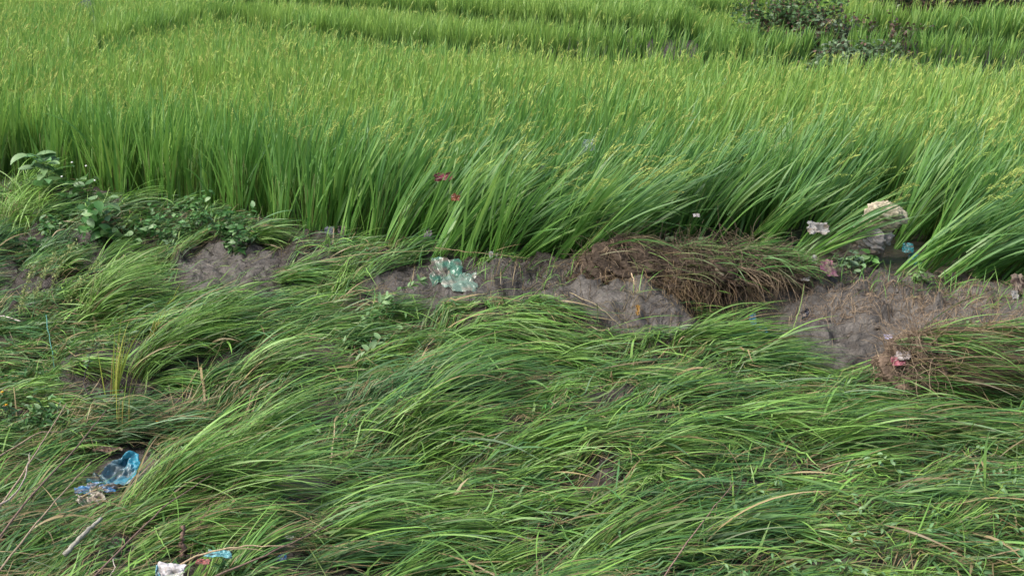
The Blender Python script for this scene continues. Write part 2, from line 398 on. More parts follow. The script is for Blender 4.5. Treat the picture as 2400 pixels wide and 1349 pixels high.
# no plants inside the heap of torn roots or where the cloth and rubbish lie
def clear(px, py, cx, cy, rx, ry): return ((px - cx) / rx) ** 2 + ((py - cy) / ry) ** 2 > 1
for c in [(1620, 630, 260, 42), (1992, 606, 110, 62), (2140, 610, 34, 32), (1055, 440, 55, 26), (1020, 600, 60, 26), (960, 565, 70, 18), (790, 565, 40, 18), (1290, 425, 40, 20), (1250, 640, 34, 14)]:
    vis &= clear(hpx, hpy, *c)
vis &= ~((d_edge < 1.6) & (hpx > 600) & (np.random.default_rng(77).random(len(hx)) < .14))
order = np.argsort(d_edge + 50 * (~vis))
near_i = order[:240]
near_set = np.zeros(len(hx), bool); near_set[near_i] = True; near_set &= vis
# individual clumps along the front of the crop
ids = np.where(near_set)[0]; ids = ids[np.argsort(hpx[ids])]
front = [i for i in ids if d_edge[i] < .30]
rank = {i: k for k, i in enumerate(front)}
_O1 = 'zeroth first second third fourth fifth sixth seventh eighth ninth tenth eleventh twelfth thirteenth fourteenth fifteenth sixteenth seventeenth eighteenth nineteenth'.split()
_O2 = ['', '', 'twent', 'thirt', 'fort', 'fift']
def ordinal(n):
    if n < 20: return _O1[n]
    return _O2[n // 10] + ('ieth' if n % 10 == 0 else 'y-' + _O1[n % 10])
row = np.clip((d_edge / .235).astype(int) + 1, 1, 9)
place = {}
for rr_ in range(1, 10):
    q_ = [i for i in ids if row[i] == rr_]
    for k, i in enumerate(q_): place[i] = k + 1
cells = {}
for i in ids:
    x1, y1 = hx[i:i + 1], hy[i:i + 1]; ln = float(lean_of(x1, y1)[0][0])
    pose = 'upright' if ln < R(11) else ('slightly leaning' if ln < R(22) else 'heavily leaning')
    lab = '%s rice clump in row %s back from the mud, %s from the left' % (pose, ['', 'one', 'two', 'three', 'four', 'five', 'six', 'seven', 'eight', 'nine'][row[i]], ordinal(place[i]))
    t = thing('rice_clump', (x1[0], y1[0], float(ground(x1, y1)[0])), lab, 'rice plant', 'rice clumps along the front of the standing crop')
    m = MB(); rice_blades(m, x1, y1, 34 if i in rank else 30, 9, wscale=1.35, yel=.30); m.build('foliage', M_LEAF, t)
    m = MB(); rice_stems(m, x1, y1, 9); m.build('stem', M_LEAF, t)
    npn = rng.integers(2, 6) if (d_edge[i] < 1.1 and hpx[i] > 620) else rng.integers(0, 3)
    ln_, az_ = lean_of(x1, y1)
    for _ in range(npn):
        a, e = tiller_dirs(1, ln_, az_, R(9)); l0 = rng.uniform(.62, .84)
        q = np.array([[x1[0] + l0 * np.cos(e[0]) * np.cos(a[0]), y1[0] + l0 * np.cos(e[0]) * np.sin(a[0]), float(ground(x1, y1)[0]) + l0 * np.sin(e[0])]])
        m = MB(); panicles(m, q, a, e, np.array([rng.uniform(.22, .32)])); m.build('panicle', M_GRAIN, t)

# the rest of the crop, one mass for each plot
def crop(x, y, n, S, w, yel, label, hs=1., pan=1.2, near=False):
    m = MB(); rice_blades(m, x, y, n, S, hscale=hs, wscale=w, yel=yel)
    o = m.build('rice_crop', M_LEAF); tag(o, label, 'rice field', None, 'stuff')
    B = int(len(x) * pan); k = rng.integers(0, len(x), B); ln, az = lean_of(x, y)
    a, e = tiller_dirs(B, ln[k], az[k], R(10)); l0 = rng.uniform(.55, .84, B) * hs * (1 + .16 * vn(x[k] * .7, y[k] * .7, 71))
    q = np.stack([x[k] + l0 * np.cos(e) * np.cos(a), y[k] + l0 * np.cos(e) * np.sin(a), ground(x[k], y[k]) + l0 * np.sin(e)], -1)
    m2 = MB(); panicles(m2, q, a, e, rng.uniform(.18, .27, B), near)
    o2 = m2.build('seed_head', M_GRAIN, o); o2['kind'] = 'stuff'
    return o
rest = ~near_set & (hp == 1)
for c in [(1620, 630, 260, 42), (1992, 606, 110, 62), (2140, 610, 34, 32)]: rest &= clear(hpx, hpy, *c)
fx, fy = hills(13.6, 44, .235, 2); fp = plot_of(fx, fy)
a1 = fp == 1; a1 &= ~((fy > 40))
crop(np.r_[hx[rest], fx[a1]], np.r_[hy[rest], fy[a1]], 29, 6, 1.6, .5, 'yellow green rice standing in one wide mass behind the front row of clumps', pan=1.9)
for k, lab, lim in [(2, 'long band of rice on the first low terrace beyond the main field', 44), (3, 'bright green rice on the terrace at the upper left corner', 44),
                    (4, 'rice on the second terrace at the top edge of the picture', 40), (5, 'rice on the farthest terrace in the upper right corner', 40)]:
    s = (fp == k) & (fy < lim)
    if k == 2: s &= ~((np.abs(fx - 4.05) < .7) & (np.abs(fy - 20.4) < .6)) & ~((np.abs(fx - 4.5) < .7) & (fy < 19.4))
    crop(fx[s], fy[s], 32, 5, 1.2, .62, lab, hs=.60, pan=.35)

# ------------------------------------------------------------ flattened grass
G_FB = np.array([.075, .20, .066])
FLOW = [  # px, py, heading deg, first elevation deg, length
    (60, 600, 25, 45, .5), (230, 620, 15, 48, .6), (100, 760, -5, 14, .5), (150, 880, -8, 10, .6), (330, 800, 10, 45, .7), (450, 720, 5, 42, .6), (560, 850, 8, 38, .7),
    (750, 620, 0, 35, .55), (700, 760, 5, 30, .6), (850, 880, 5, 25, .7), (1000, 760, 0, 12, .6), (1200, 800, -3, 8, .7), (1450, 850, -3, 10, .7), (1600, 800, 5, 26, .6),
    (1800, 850, 0, 26, .6), (1000, 960, 10, 36, .7), (1300, 980, 0, 16, .7), (1550, 1010, 4, 22, .7), (1850, 970, -8, 12, .75), (2100, 1020, -12, 14, .7), (2350, 1000, -16, 16, .7), (2300, 880, -18, 20, .6),
    (80, 1150, 35, 35, .6), (300, 1230, 28, 32, .7), (450, 1000, 18, 36, .8), (650, 1100, 14, 32, .8), (900, 1130, 5, 22, .75), (1200, 1130, 2, 14, .75), (1500, 1150, 6, 20, .7),
    (1500, 1280, 8, 30, .7), (1800, 1150, -3, 10, .7), (2100, 1200, -4, 8, .7), (2350, 1200, -8, 10, .7), (700, 1290, 16, 22, .7), (1100, 1280, 6, 14, .7), (2000, 1320, 0, 12, .7), (200, 1330, 35, 25, .6)]
FL = np.array(FLOW, float)
def flow(px, py):
    d = ((px[:, None] - FL[:, 0]) ** 2 + (1.8 * (py[:, None] - FL[:, 1])) ** 2 + 900) ** -1.6
    w = d / d.sum(1, keepdims=True)
    return np.radians(w @ FL[:, 2]), np.radians(w @ FL[:, 3]) * .85, w @ FL[:, 4] * .80
def flat_blades(mb, root, az, el, L, n, S=9, free=False, tone=0., wide=1., layer=0., spread=(.14, .16), yel=.25, brown=.06, r=.05, fold=False):
    """n blades from each root, combed over along az"""
    H = len(root); xi = np.repeat(np.arange(H), n); B = H * n
    bc = lambda v: np.broadcast_to(np.asarray(v, float), (H,))[xi]
    az_ = bc(az) + rng.normal(0, spread[0], B) * np.where(rng.random(B) < .15, 3, 1); el_ = bc(el) + rng.normal(0, spread[1], B)
    LL = bc(L) * rng.uniform(.35, 1.2, B)
    p = root[xi] + np.c_[rng.normal(0, r, (B, 2)), np.zeros(B)]
    p[:, 2] = ground(p[:, 0], p[:, 1]) + rng.uniform(0, 1, B) * bc(layer) * .6
    bend = .8 * el_ + R(5) + np.abs(rng.normal(0, R(22), B)) * (.6 + .8 * rng.random(B))
    sn = rng.random(B) < .06; bend[sn] += R(70)
    t1 = np.clip(rng.normal(yel, .25, B) + bc(tone), 0, 1.2)
    c1 = mixc(mixc(G_FB, G_MID, np.clip(t1 * 2, 0, 1)), G_LITE * np.array([1.12, 1.05, 1.1]), np.clip(t1 * 1.4 - .25, 0, 1))
    ol = rng.random(B) < .14; c1[ol] = c1[ol] * .5 + np.array([.17, .19, .07]) * .5
    c1 = c1 * (.55 + .65 * rng.random((B, 1)))
    br = rng.random(B) < brown; c1[br] = STRAW * rng.uniform(.5, 1.1, (br.sum(), 1))
    c0 = c1 * .9 + .1 * STRAW * .6
    mid = p[:, :2] + (LL * .5)[:, None] * np.c_[np.cos(az_), np.sin(az_)]; tip = p[:, :2] + (LL * .88)[:, None] * np.c_[np.cos(az_), np.sin(az_)]
    keep = ~(mudmask(mid[:, 0], mid[:, 1]) & (rng.random(B) < .97)) & ~(mudmask(tip[:, 0], tip[:, 1]) & (rng.random(B) < .88)) if mb is not None else None
    k = keep | free
    ribbons(mb, p[k], az_[k], el_[k], bend[k], LL[k], (rng.uniform(.004, .0098, B) + .006 * (rng.random(B) < .12))[k] * wide, c0[k], c1[k], S=S, power=.9,
            azbend=rng.normal(0, .22, B)[k], follow=(rng.random(B) ** 1.5 * bc(layer))[k], roll=rng.normal(0, .55, B)[k])
r2 = np.random.default_rng(3)
N = 4300
tx = r2.uniform(-5.2, 4.2, N); ty = r2.uniform(5.3, 12.8, N)
tz = ground(tx, ty); tpx, tpy = proj(tx, ty, tz)
de = edge(tx) - ty
gapn = fbm(tx * 1.1 + ty * .4, ty * 2.6, 3, 91)
ok = (de > .02) & (tpx > -420) & (tpx < 2450) & (tpy < 1520) & ~mudmask(tx, ty)
left_bare = (tpx < 520) & (tpy > 1020)
ok &= clear(tpx, tpy, 0, 685, 75, 55)
ok &= ~((gapn < -.10) & (r2.random(N) < .9) & ~left_bare & ~((tpx > 1600) & (tpy > 1080)))
ok &= clear(tpx, tpy, 190, 1150, 200, 75) | (r2.random(N) < .12)
ok &= clear(tpx, tpy, 285, 1130, 90, 62) & clear(tpx, tpy, 350, 1360, 130, 45)
ok &= clear(tpx, tpy, 1620, 660, 270, 70) & clear(tpx, tpy, 2220, 900, 240, 75)
dpr = np.clip(1.15 - ty / 40, .5, 1)
tx, ty, tz, tpx, tpy, de = (v[ok] for v in (tx, ty, tz, tpx, tpy, de))
az, el, LL = flow(tpx, tpy)
hn = vn(tx * 1.4, ty * 2.2, 95); az = az + .35 * vn(tx * 1.2, ty * 1.5, 97) + r2.normal(0, .1, len(tx)); el = el * (1 + .8 * hn) + r2.normal(0, .06, len(tx))
LL = LL * r2.uniform(.75, 1.1, len(tx)) * np.clip(.45 + de, .45, 1)
tone = .55 * vn(tx * 1.5, ty * 1.5, 99) + .12 * ss(900, 1400, tpx) * (1 - ss(900, 1050, tpy)); layer = np.clip(.09 + .12 * vn(tx * 1.7, ty * 2.5, 101), .015, .17)
m = MB(); flat_blades(m, np.c_[tx, ty, tz], az, el, LL * .85, 22, tone=tone - .14, layer=layer, brown=.12)
# raised tussocks with hollows on their lee side
h = np.zeros(len(tx), bool); cell = set()
for i in r2.permutation(len(tx)):
    q = (int(tx[i] / .30 + 50), int(ty[i] / .36 + 50))
    if q not in cell and r2.random() < .8: cell.add(q); h[i] = True
nh = h.sum(); big = r2.random(nh)
flat_blades(m, np.c_[tx, ty, tz][h], az[h] + r2.normal(0, .3, nh), el[h] + r2.uniform(.0, .55, nh) * (r2.random(nh) < .45) * (1 - .5 * ss(1500, 1900, tpx[h])), LL[h] * r2.uniform(.75, 1.15, nh), 125, tone=tone[h] + r2.normal(.24, .28, nh), layer=.07, r=.035, spread=(.11, .16), brown=.04, wide=1.05, S=10)
# stray crossing leaves
q = r2.integers(0, len(tx), 5200)
flat_blades(m, np.c_[tx, ty, tz][q], az[q] + r2.normal(0, .9, len(q)), np.abs(r2.normal(.25, .35, len(q))), LL[q] * r2.uniform(.4, 1., len(q)), 1, tone=r2.normal(.3, .3, len(q)), layer=.14, wide=1.2, brown=.13)
o = m.build('flattened_grass', M_GRASS); tag(o, 'long green grass pressed flat and combed to the right by flood water', 'grass', None, 'stuff')
# brown dead under-layer
k = (r2.random(len(tx)) < .6) | ((tpx < 750) & (tpy > 950))
m = MB(); flat_blades(m, np.c_[tx, ty, tz][k], az[k] + .1, el[k] * .4, LL[k] * .7, 12, brown=.9, layer=layer[k] * .7, wide=.7, spread=(.55, .12))
k = (tpx < 800) & (tpy > 980)
flat_blades(m, np.c_[tx, ty, tz][k], az[k] + .15, el[k] * .5 + .1, LL[k], 9, brown=.8, layer=layer[k] * 1.1 + .03, wide=.6, spread=(.45, .15))
o = m.build('dead_straw', M_GRASS); tag(o, 'brown dead straw lying on the soil beneath the flattened grass', 'straw', None, 'stuff')

# ------------------------------------------------------------ single tufts in the flattened zone
def tuft(px, py, name, label, cat, az, el, L, n=110, tone=0., wide=1., yel=.3, brown=.04, r=.06, group=None, spread=(.16, .15), layer=.08, S=10):
    x, y, z = (float(v) for v in at(px, py))
    t = thing(name, (x, y, z), label, cat, group)
    m = MB(); flat_blades(m, np.array([[x, y, z]]), R(az), R(el), L, n, S=S, tone=tone, wide=wide, yel=yel, brown=brown, r=r, layer=layer, spread=spread, free=True)
    m.build('foliage', M_GRASS, t)
    m = MB(); k = max(6, n // 9); a = R(az) + rng.normal(0, spread[0], k); e = R(el) + rng.normal(0, .1, k)
    p = np.c_[x + rng.normal(0, r * .6, k), y + rng.normal(0, r * .6, k), np.full(k, z - .01)]; s_ = np.linspace(0, 1, 5)
    l_ = L * rng.uniform(.3, .5, k)
    P = p[:, None] + (l_[:, None] * s_)[..., None] * np.stack([np.cos(e) * np.cos(a), np.cos(e) * np.sin(a), np.sin(e)], -1)[:, None]
    tubes(m, P, .0032, .0016, mixc(G_LITE * .9, STRAW * .6, rng.random(k)), K=3); m.build('stem', M_GRASS, t)
    return t
GT = 'single tufts standing out of the flattened grass'
for a in [
    (210, 735, 'bright fresh green grass tuft leaning right beside the bare mud patch', 12, 50, .62, 170, .45),
    (255, 700, 'smaller bright green grass tuft just behind the brightest left tuft', 20, 54, .5, 110, .4),
    (665, 665, 'grey green grass tuft leaning over between the two mud patches', 4, 30, .55, 150, .0),
    (700, 735, 'lower grey green grass tuft whose tips touch the mud', 2, 24, .6, 130, .05),
    (330, 880, 'long green grass tuft arching right behind the yellow rice blades', 14, 44, .7, 150, .2),
    (430, 800, 'green grass tuft leaning right below the smooth round mud patch', 10, 42, .62, 140, .15),
    (560, 900, 'dense green tuft sweeping right, left of the broad yellow blade', 10, 36, .7, 140, .12),
    (1640, 830, 'bright green tuft pointing up and right below the dark hollow', 6, 34, .62, 170, .35),
    (1730, 860, 'yellow tipped green tuft ending at the open mud', 2, 28, .6, 150, .4),
    (950, 1075, 'fresh green tuft standing above the flattened grass in the centre foreground', 16, 46, .62, 190, .3),
    (1010, 1085, 'green tuft close right of the tall centre foreground tuft', 8, 34, .62, 130, .15),
    (1220, 1095, 'pale tipped tuft right of the centre foreground tuft', 8, 32, .7, 160, .3),
    (1330, 1060, 'broad tuft with bunched pale tips in the middle of the foreground', 2, 22, .75, 150, .25),
    (1370, 1330, 'pale blue green tuft fanning over at the bottom edge', 16, 36, .8, 190, .05),
    (1480, 1320, 'blue green tuft arching right under the long thin stick', 6, 32, .75, 150, .0),
    (330, 1190, 'long stemmed tuft running up and right from the blue bag', 24, 40, .85, 150, .2),
    (540, 1090, 'pale tuft with long arching leaves right of the blue bag', 18, 38, .85, 150, .1),
    (480, 1180, 'tuft lying low with long light stems below the blue bag', 18, 28, .85, 130, .15),
    (760, 1200, 'flat green tuft in the lower middle left', 8, 24, .8, 130, .1),
    (2180, 1010, 'dark green tuft combed down under the uprooted clump', -14, 20, .8, 150, -.05),
    (1900, 1060, 'arched green tuft hiding a dark hollow right of centre', -4, 34, .75, 150, .1),
    (1700, 1010, 'green tuft in a raised hump below the open mud', 0, 30, .75, 150, .2)]:
    px, py, lab, az, el, L, n, tn = a
    tuft(px, py, 'grass_tuft', lab, 'grass tuft', az, el + (9 if el > 33 else 0) + (9 if px < 600 else 0), L * (1.02 if px < 600 else .92), int(n * 1.4), tn + .12, group=GT)
tuft(25, 520, 'grass_tuft', 'very bright thin leaved grass tuft at the left edge beneath the rice', 'grass tuft', 50, 66, .5, 520, 1.0, 1.0, .8, .02, r=.14, spread=(.9, .3))
tuft(55, 480, 'grass_tuft', 'second bright thin leaved tuft beside the pale broad-leaved weed', 'grass tuft', 30, 66, .45, 320, .95, .95, .8, .02, r=.12, spread=(.8, .3))

def yellow_blades(px, py, label, n, L, az, el, w=1.):
    x, y, z = (float(v) for v in at(px, py)); t = thing('yellow_rice_shoot', (x, y, z), label, 'rice shoot')
    m = MB(); p = np.c_[x + rng.normal(0, .02, n), y + rng.normal(0, .02, n), np.full(n, z)]
    c = mixc([.27, .42, .06], [.44, .46, .10], rng.random(n))
    ribbons(m, p, R(az) + rng.normal(0, .5, n), R(el) + rng.normal(0, .11, n), rng.uniform(0, .7, n), L * rng.uniform(.6, 1.05, n), .0105 * w, c * .8, c, S=7, roll=rng.normal(0, .5, n))
    m.build('foliage', M_LEAF, t)
    m = MB(); s_ = np.linspace(0, 1, 4); P = p[:5, None] + (s_ * L * .5)[None, :, None] * np.array([math.cos(R(el)), 0, math.sin(R(el))]); tubes(m, P, .004, .002, [.40, .34, .10], K=3); m.build('stem', M_LEAF, t)
yellow_blades(264, 965, 'upright yellow rice blades standing alone in the left foreground', 16, .74, 10, 84)
yellow_blades(292, 1030, 'taller thin green yellow stems just right of the upright yellow blades', 6, .5, 10, 86, .8)
yellow_blades(352, 800, 'short yellow green blades behind the upright yellow ones', 5, .30, 5, 70)
yellow_blades(385, 735, 'single golden blade pointing at the smooth round mud patch', 2, .28, 0, 62, 1.5)
yellow_blades(495, 815, 'bright yellow blades rising in the green tuft left of centre', 7, .28, 0, 60)
yellow_blades(860, 915, 'broad yellow green blade lying pointing right in the centre', 3, .46, 2, 24, 2.2)

# ------------------------------------------------------------ uprooted, root covered heaps
def walk(P0, D0, n, step, grav=.0, wob=.5, hug=False, min_h=.0):
    B = len(P0); P = np.zeros((B, n + 1, 3)); P[:, 0] = P0; d = np.array(D0, float); d /= np.linalg.norm(d, axis=1, keepdims=True) + 1e-9
    w = rng.normal(0, 1, (B, 3)); stp = np.broadcast_to(step, (B,))
    for k in range(n):
        w = .6 * w + .8 * rng.normal(0, 1, (B, 3)); d = d + w * wob * .3; d[:, 2] -= grav; d /= np.linalg.norm(d, axis=1, keepdims=True)
        q = P[:, k] + d * stp[:, None]
        gz = ground(q[:, 0], q[:, 1]) + min_h
        q[:, 2] = np.where(hug, gz + .004 + .01 * rng.random(B), np.maximum(q[:, 2], gz)); P[:, k + 1] = q
    return P
def lump(mb, c, r, col, seed, amp=.25, fr=3., cut=None, n=56, oc=5):
    th = np.linspace(0, math.pi, n); ph = np.linspace(0, 2 * math.pi, 2 * n + 1)[:-1]
    T_, P_ = np.meshgrid(th, ph, indexing='ij')
    d = np.stack([np.sin(T_) * np.cos(P_), np.sin(T_) * np.sin(P_), np.cos(T_)], -1)
    q = d * fr; ns = fbm(q[..., 0] + q[..., 2] * .7, q[..., 1] - q[..., 2] * .9, oc, seed) + .5 * (.5 - np.abs(fbm(q[..., 0] * 2.2 - q[..., 2], q[..., 1] * 2.2 + q[..., 2] * 1.3, min(3, oc), seed + 9)))
    V = np.asarray(c) + d * np.asarray(r) * (1 + amp * ns)[..., None]
    i = np.arange(n * 2 * n).reshape(n, 2 * n); f = np.stack([i[:-1], i[1:], np.roll(i, -1, 1)[1:], np.roll(i, -1, 1)[:-1]], -1).reshape(-1, 4)
    cc = np.asarray(col) * np.clip(.85 + .5 * ns + .5 * fbm(q[..., 0] * 1.3 + 7, q[..., 1] * 1.3 + q[..., 2] * 1.3, 4, seed + 40), .3, 1.5)[..., None]
    mb.add(V, f, cc.reshape(-1, 3)); return V.reshape(-1, 3)
def surf_pts(V, n, test=None):
    k = rng.integers(0, len(V), n * 6); P = V[k]
    if test is not None: P = P[test(P)]
    return P[:n]
bx, by, bz = (float(v) for v in at(1620, 700)); bz = float(ground(bx, by + .12)); by += .15
T = thing('root_heap', (bx, by, bz), 'big overhanging heap of torn brown roots and soil above the dark hollow', 'root heap')
m = MB(); V = []
for (ox, oy, oz, rx, ry, rz, sdd) in [(-.45, .0, .11, .26, .2, .15, 1), (-.22, -.04, .05, .24, .2, .12, 6), (-.02, -.03, .13, .28, .2, .10, 2), (.25, -.06, .09, .26, .22, .13, 3), (.45, .0, .14, .24, .2, .08, 7), (.64, .0, .04, .18, .16, .08, 4), (-.66, .05, .0, .16, .15, .08, 5)]:
    V.append(lump(m, (bx + ox, by + oy, bz + oz), (rx, ry, rz), [.062, .044, .030], sdd, amp=.45))
V = np.concatenate(V); m.build('soil', M_SOIL, T)
facing = lambda P: (P[:, 1] < by + .08) & (P[:, 2] > bz - .02)
m = MB(); n = 3000; P0 = surf_pts(V, n, facing); n = len(P0)
tl = rng.random(n); leftw = ss(.25, -.35, P0[:, 0] - bx)
P = walk(P0 + np.array([0, -.004, .004]), np.c_[rng.normal(.1, .8, n), rng.normal(-.35, .4, n), rng.normal(.0, .5, n)], 9, rng.uniform(.012, .03, n), grav=.10, wob=.9)
cc = mixc([.065, .046, .033], [.29, .22, .15], tl ** 1.6)
tubes(m, P, .001 + .0035 * rng.random(n) ** 2.5, .0007, cc, K=3)
Pb = surf_pts(V, 60, facing)
for q in Pb:                                                      # matted bundles
    k = 16; d = rng.normal(0, .5, 3) + np.array([.3, -.3, -.15]); P = walk(q + rng.normal(0, .012, (k, 3)), d + rng.normal(0, .12, (k, 3)), 9, rng.uniform(.02, .04, k), grav=.09, wob=.35)
    tubes(m, P, rng.uniform(.001, .003, k), .0007, mixc([.08, .055, .04], [.34, .26, .17], np.full(k, rng.random()) * rng.uniform(.6, 1, k)), K=3)
for (qx, cnt) in [(1590, 90), (1620, 90), (1650, 60), (1775, 60), (1500, 45), (1700, 40), (1440, 30)]:           # strands hanging into the hollow
    q = np.array([float(v) for v in at(qx, 690, .16)]); q[1] = by - .2; q[2] = bz + .10
    P = walk(q + rng.normal(0, .03, (cnt, 3)), np.c_[rng.normal(.12, .25, cnt), rng.normal(-.25, .2, cnt), np.full(cnt, -.8)], 10, rng.uniform(.018, .04, cnt), grav=.12, wob=.7)
    tubes(m, P, rng.uniform(.0014, .003, cnt), .0007, mixc([.10, .06, .035], [.36, .27, .15], rng.random(cnt)), K=3)
m.build('root', M_ROOT, T)
m = MB(); n = 1700; P0 = surf_pts(V, n, lambda P: (P[:, 2] > bz + .08) & (P[:, 0] > bx - .45 + rng.normal(0, .2, len(P)))); n = len(P0)
c = mixc(STRAW * .55, G_MID, np.clip(rng.normal(.35 + .45 * ss(-.3, .4, P0[:, 0] - bx), .35), 0, 1)) * rng.uniform(.7, 1.3, (n, 1))
ribbons(m, P0, rng.normal(-.12, .45, n), rng.normal(.22, .22, n), rng.uniform(.3, 1.2, n), rng.uniform(.08, .36, n), rng.uniform(.003, .009, n), c, c, S=7)
m.build('foliage', M_GRASS, T)

tx_, ty_, tz_ = (float(v) for v in at(2150, 945))
T2 = thing('uprooted_clump', (tx_, ty_, tz_), 'uprooted rice clump with tangled tan roots, right of the open mud', 'rice clump')
m = MB(); V = [lump(m, (tx_ + .02, ty_ + .12, tz_ + .17), (.22, .18, .19), [.12, .085, .06], 21, .35), lump(m, (tx_ + .42, ty_ + .18, tz_ + .19), (.5, .24, .19), [.10, .075, .05], 22, .3)]
V = np.concatenate(V); m.build('soil', M_SOIL, T2)
m = MB(); n = 700; P0 = surf_pts(V, n, lambda P: (P[:, 0] < tx_ + .20) & (P[:, 1] < ty_ + .2)); n = len(P0)
P = walk(P0, np.c_[rng.normal(-.35, .7, n), rng.normal(-.3, .5, n), rng.normal(.15, .6, n)], 11, rng.uniform(.012, .03, n), grav=.09, wob=1.)
tubes(m, P, rng.uniform(.0014, .0032, n), .0007, mixc([.12, .085, .06], [.38, .29, .20], rng.random(n)), K=3)
P0 = surf_pts(V, 420, lambda P: (P[:, 2] > tz_ + .10) & (P[:, 0] > tx_)); n = len(P0)
P = walk(P0 + np.array([0, 0, .01]), np.c_[rng.normal(.5, .6, n), rng.normal(0, .3, n), rng.normal(.1, .3, n)], 9, rng.uniform(.02, .035, n), grav=.05, wob=.8)
tubes(m, P, rng.uniform(.0012, .0025, n), .0007, mixc([.18, .12, .07], [.45, .34, .20], rng.random(n)), K=3)
m.build('root', M_ROOT, T2)
m = MB(); n = 1300; P0 = surf_pts(V, n, lambda P: (P[:, 1] < ty_ + .25) & (P[:, 2] > tz_ + .0)); n = len(P0)
c = mixc(G_DEEP * 1.3, G_LITE * .8, rng.random(n)); b_ = rng.random(n) < .38; c[b_] = STRAW * rng.uniform(.3, .8, (b_.sum(), 1))
ribbons(m, P0, rng.normal(-.32, .25, n), rng.normal(.15, .2, n), rng.uniform(.3, .9, n), rng.uniform(.25, .6, n), rng.uniform(.004, .008, n), c, c, S=8, follow=rng.uniform(0, .1, n))
m.build('foliage', M_GRASS, T2)
# pale threads of root strewn over the open mud, and straws
m = MB(); n = 620
qx, qy, qz = at(rng.uniform(1850, 2400, n), rng.normal(680, 36, n) + 18)
P = walk(np.c_[qx, qy, qz + .003], np.c_[rng.normal(0, 1, (n, 2)), np.zeros(n)], 10, rng.uniform(.012, .028, n), wob=.9, hug=True)
tubes(m, P, rng.uniform(.0010, .0022, n), .0006, mixc([.13, .09, .06], [.40, .31, .21], rng.random(n)), K=3)
n = 420; qx, qy, qz = at(rng.uniform(880, 1660, n), rng.uniform(650, 800, n))
P = walk(np.c_[qx, qy, qz + .003], np.c_[rng.normal(0, 1, (n, 2)), np.zeros(n)], 10, rng.uniform(.01, .03, n), wob=.7, hug=True)
tubes(m, P, rng.uniform(.0010, .0020, n), .0006, mixc([.10, .07, .05], [.34, .28, .16], rng.random(n)), K=3)
o = m.build('root_litter', M_ROOT); tag(o, 'thin pale root threads strewn over the bare mud', 'roots', None, 'stuff')
# clods and crumbs on the mud
m = MB(); r5 = np.random.default_rng(8)
for q in range(40):
    px, py = (r5.uniform(1850, 2400), r5.uniform(655, 880)) if q % 2 else (r5.uniform(860, 1680), r5.uniform(650, 820))
    x, y, z = (float(v) for v in at(px, py))
    if not mudmask(np.array([x]), np.array([y]))[0]: continue
    s_ = .005 + .013 * r5.random() ** 2; lump(m, (x, y, z + s_ * .2), (s_ * 1.4, s_, s_ * .8), np.array([.13, .11, .09]) * r5.uniform(.8, 1.1), q, .9, 2.5, n=8)
o = m.build('mud_crumbs', M_SOIL); tag(o, 'crumbs and clods of wet mud on the washed ground', 'mud', None, 'stuff')
# short green sprouts and stubble fringing the mud
m = MB(); n = 900; px = rng.uniform(380, 2420, n); py = np.interp(px, [p[0] for p in _e], [p[1] for p in _e]) + rng.normal(8, 16, n)
x, y, z = at(px, py)
c = mixc(G_MID, G_LITE, rng.random(n)); b_ = rng.random(n) < .3; c[b_] = STRAW * .7
ribbons(m, np.c_[x, y, z], rng.uniform(-1.5, 1.8, n), rng.uniform(.3, 1.4, n), rng.uniform(.3, 1.3, n), rng.uniform(.07, .26, n), rng.uniform(.003, .007, n), c * .9, c, S=5)
n = 260; px = rng.uniform(430, 640, n); py = rng.uniform(590, 720, n); x, y, z = at(px, py); c = mixc(STRAW * .5, G_LITE, rng.random(n))
ribbons(m, np.c_[x, y, z], rng.normal(.3, .5, n), rng.uniform(.1, .9, n), rng.uniform(.3, 1.3, n), rng.uniform(.05, .2, n), rng.uniform(.002, .005, n), c, c, S=5)
o = m.build('short_grass', M_GRASS); tag(o, 'short scattered sprouts fringing the bare mud under the rice', 'grass', None, 'stuff')

# ------------------------------------------------------------ weeds
WG = np.array([.075, .20, .05]); WP = np.array([.20, .33, .14]); WGREY = np.array([.17, .27, .15])
def weed(name, px, py, label, h, spread, nst, nleaf, ll, lw, col, cat='weed', lean=(0, 0), stemc=(.12, .18, .06), droop=.6, group=None, pale=.2, start=.25, wob=.35):
    x, y, z = (float(v) for v in at(px, py)); t = thing(name, (x, y, z), label, cat, group)
    D = np.c_[rng.normal(lean[0], spread, nst), rng.normal(lean[1], spread, nst), np.ones(nst)]
    L = h * rng.uniform(.65, 1.1, nst); P = walk(np.c_[x + rng.normal(0, .03, nst), y + rng.normal(0, .03, nst), np.full(nst, z)], D, 8, L / 8, grav=.02, wob=wob)
    m = MB(); tubes(m, P, .0035 * (h / .4) ** .5, .0015, list(stemc), K=4); m.build('stem', M_LEAF, t)
    B = nst * nleaf; si = np.repeat(np.arange(nst), nleaf); u = np.clip(rng.uniform(start, 1.02, B), 0, .999) * 8; i = u.astype(int)
    Q = P[si, i] * (1 - (u - i))[:, None] + P[si, i + 1] * (u - i)[:, None]
    c = np.asarray(col) * rng.uniform(.7, 1.3, (B, 1)); pl = rng.random(B) < pale; c[pl] = WP * rng.uniform(.8, 1.25, (pl.sum(), 1))
    m = MB(); ribbons(m, Q, rng.uniform(0, 2 * math.pi, B), rng.normal(.25, .35, B), rng.uniform(.2, .2 + 2 * droop, B), ll * rng.uniform(.6, 1.15, B), lw * rng.uniform(.7, 1.1, B), c * .9, c, S=6, prof='leaf', fold=.12, roll=rng.normal(0, .35, B))
    m.build('foliage', M_BROAD, t); return t, P
weed('broad_leaved_weed', 110, 470, 'pale broad-leaved weed standing among bright grass at the left edge', .58, .25, 5, 5, .18, .095, [.13, .28, .10], start=.55, pale=.4)
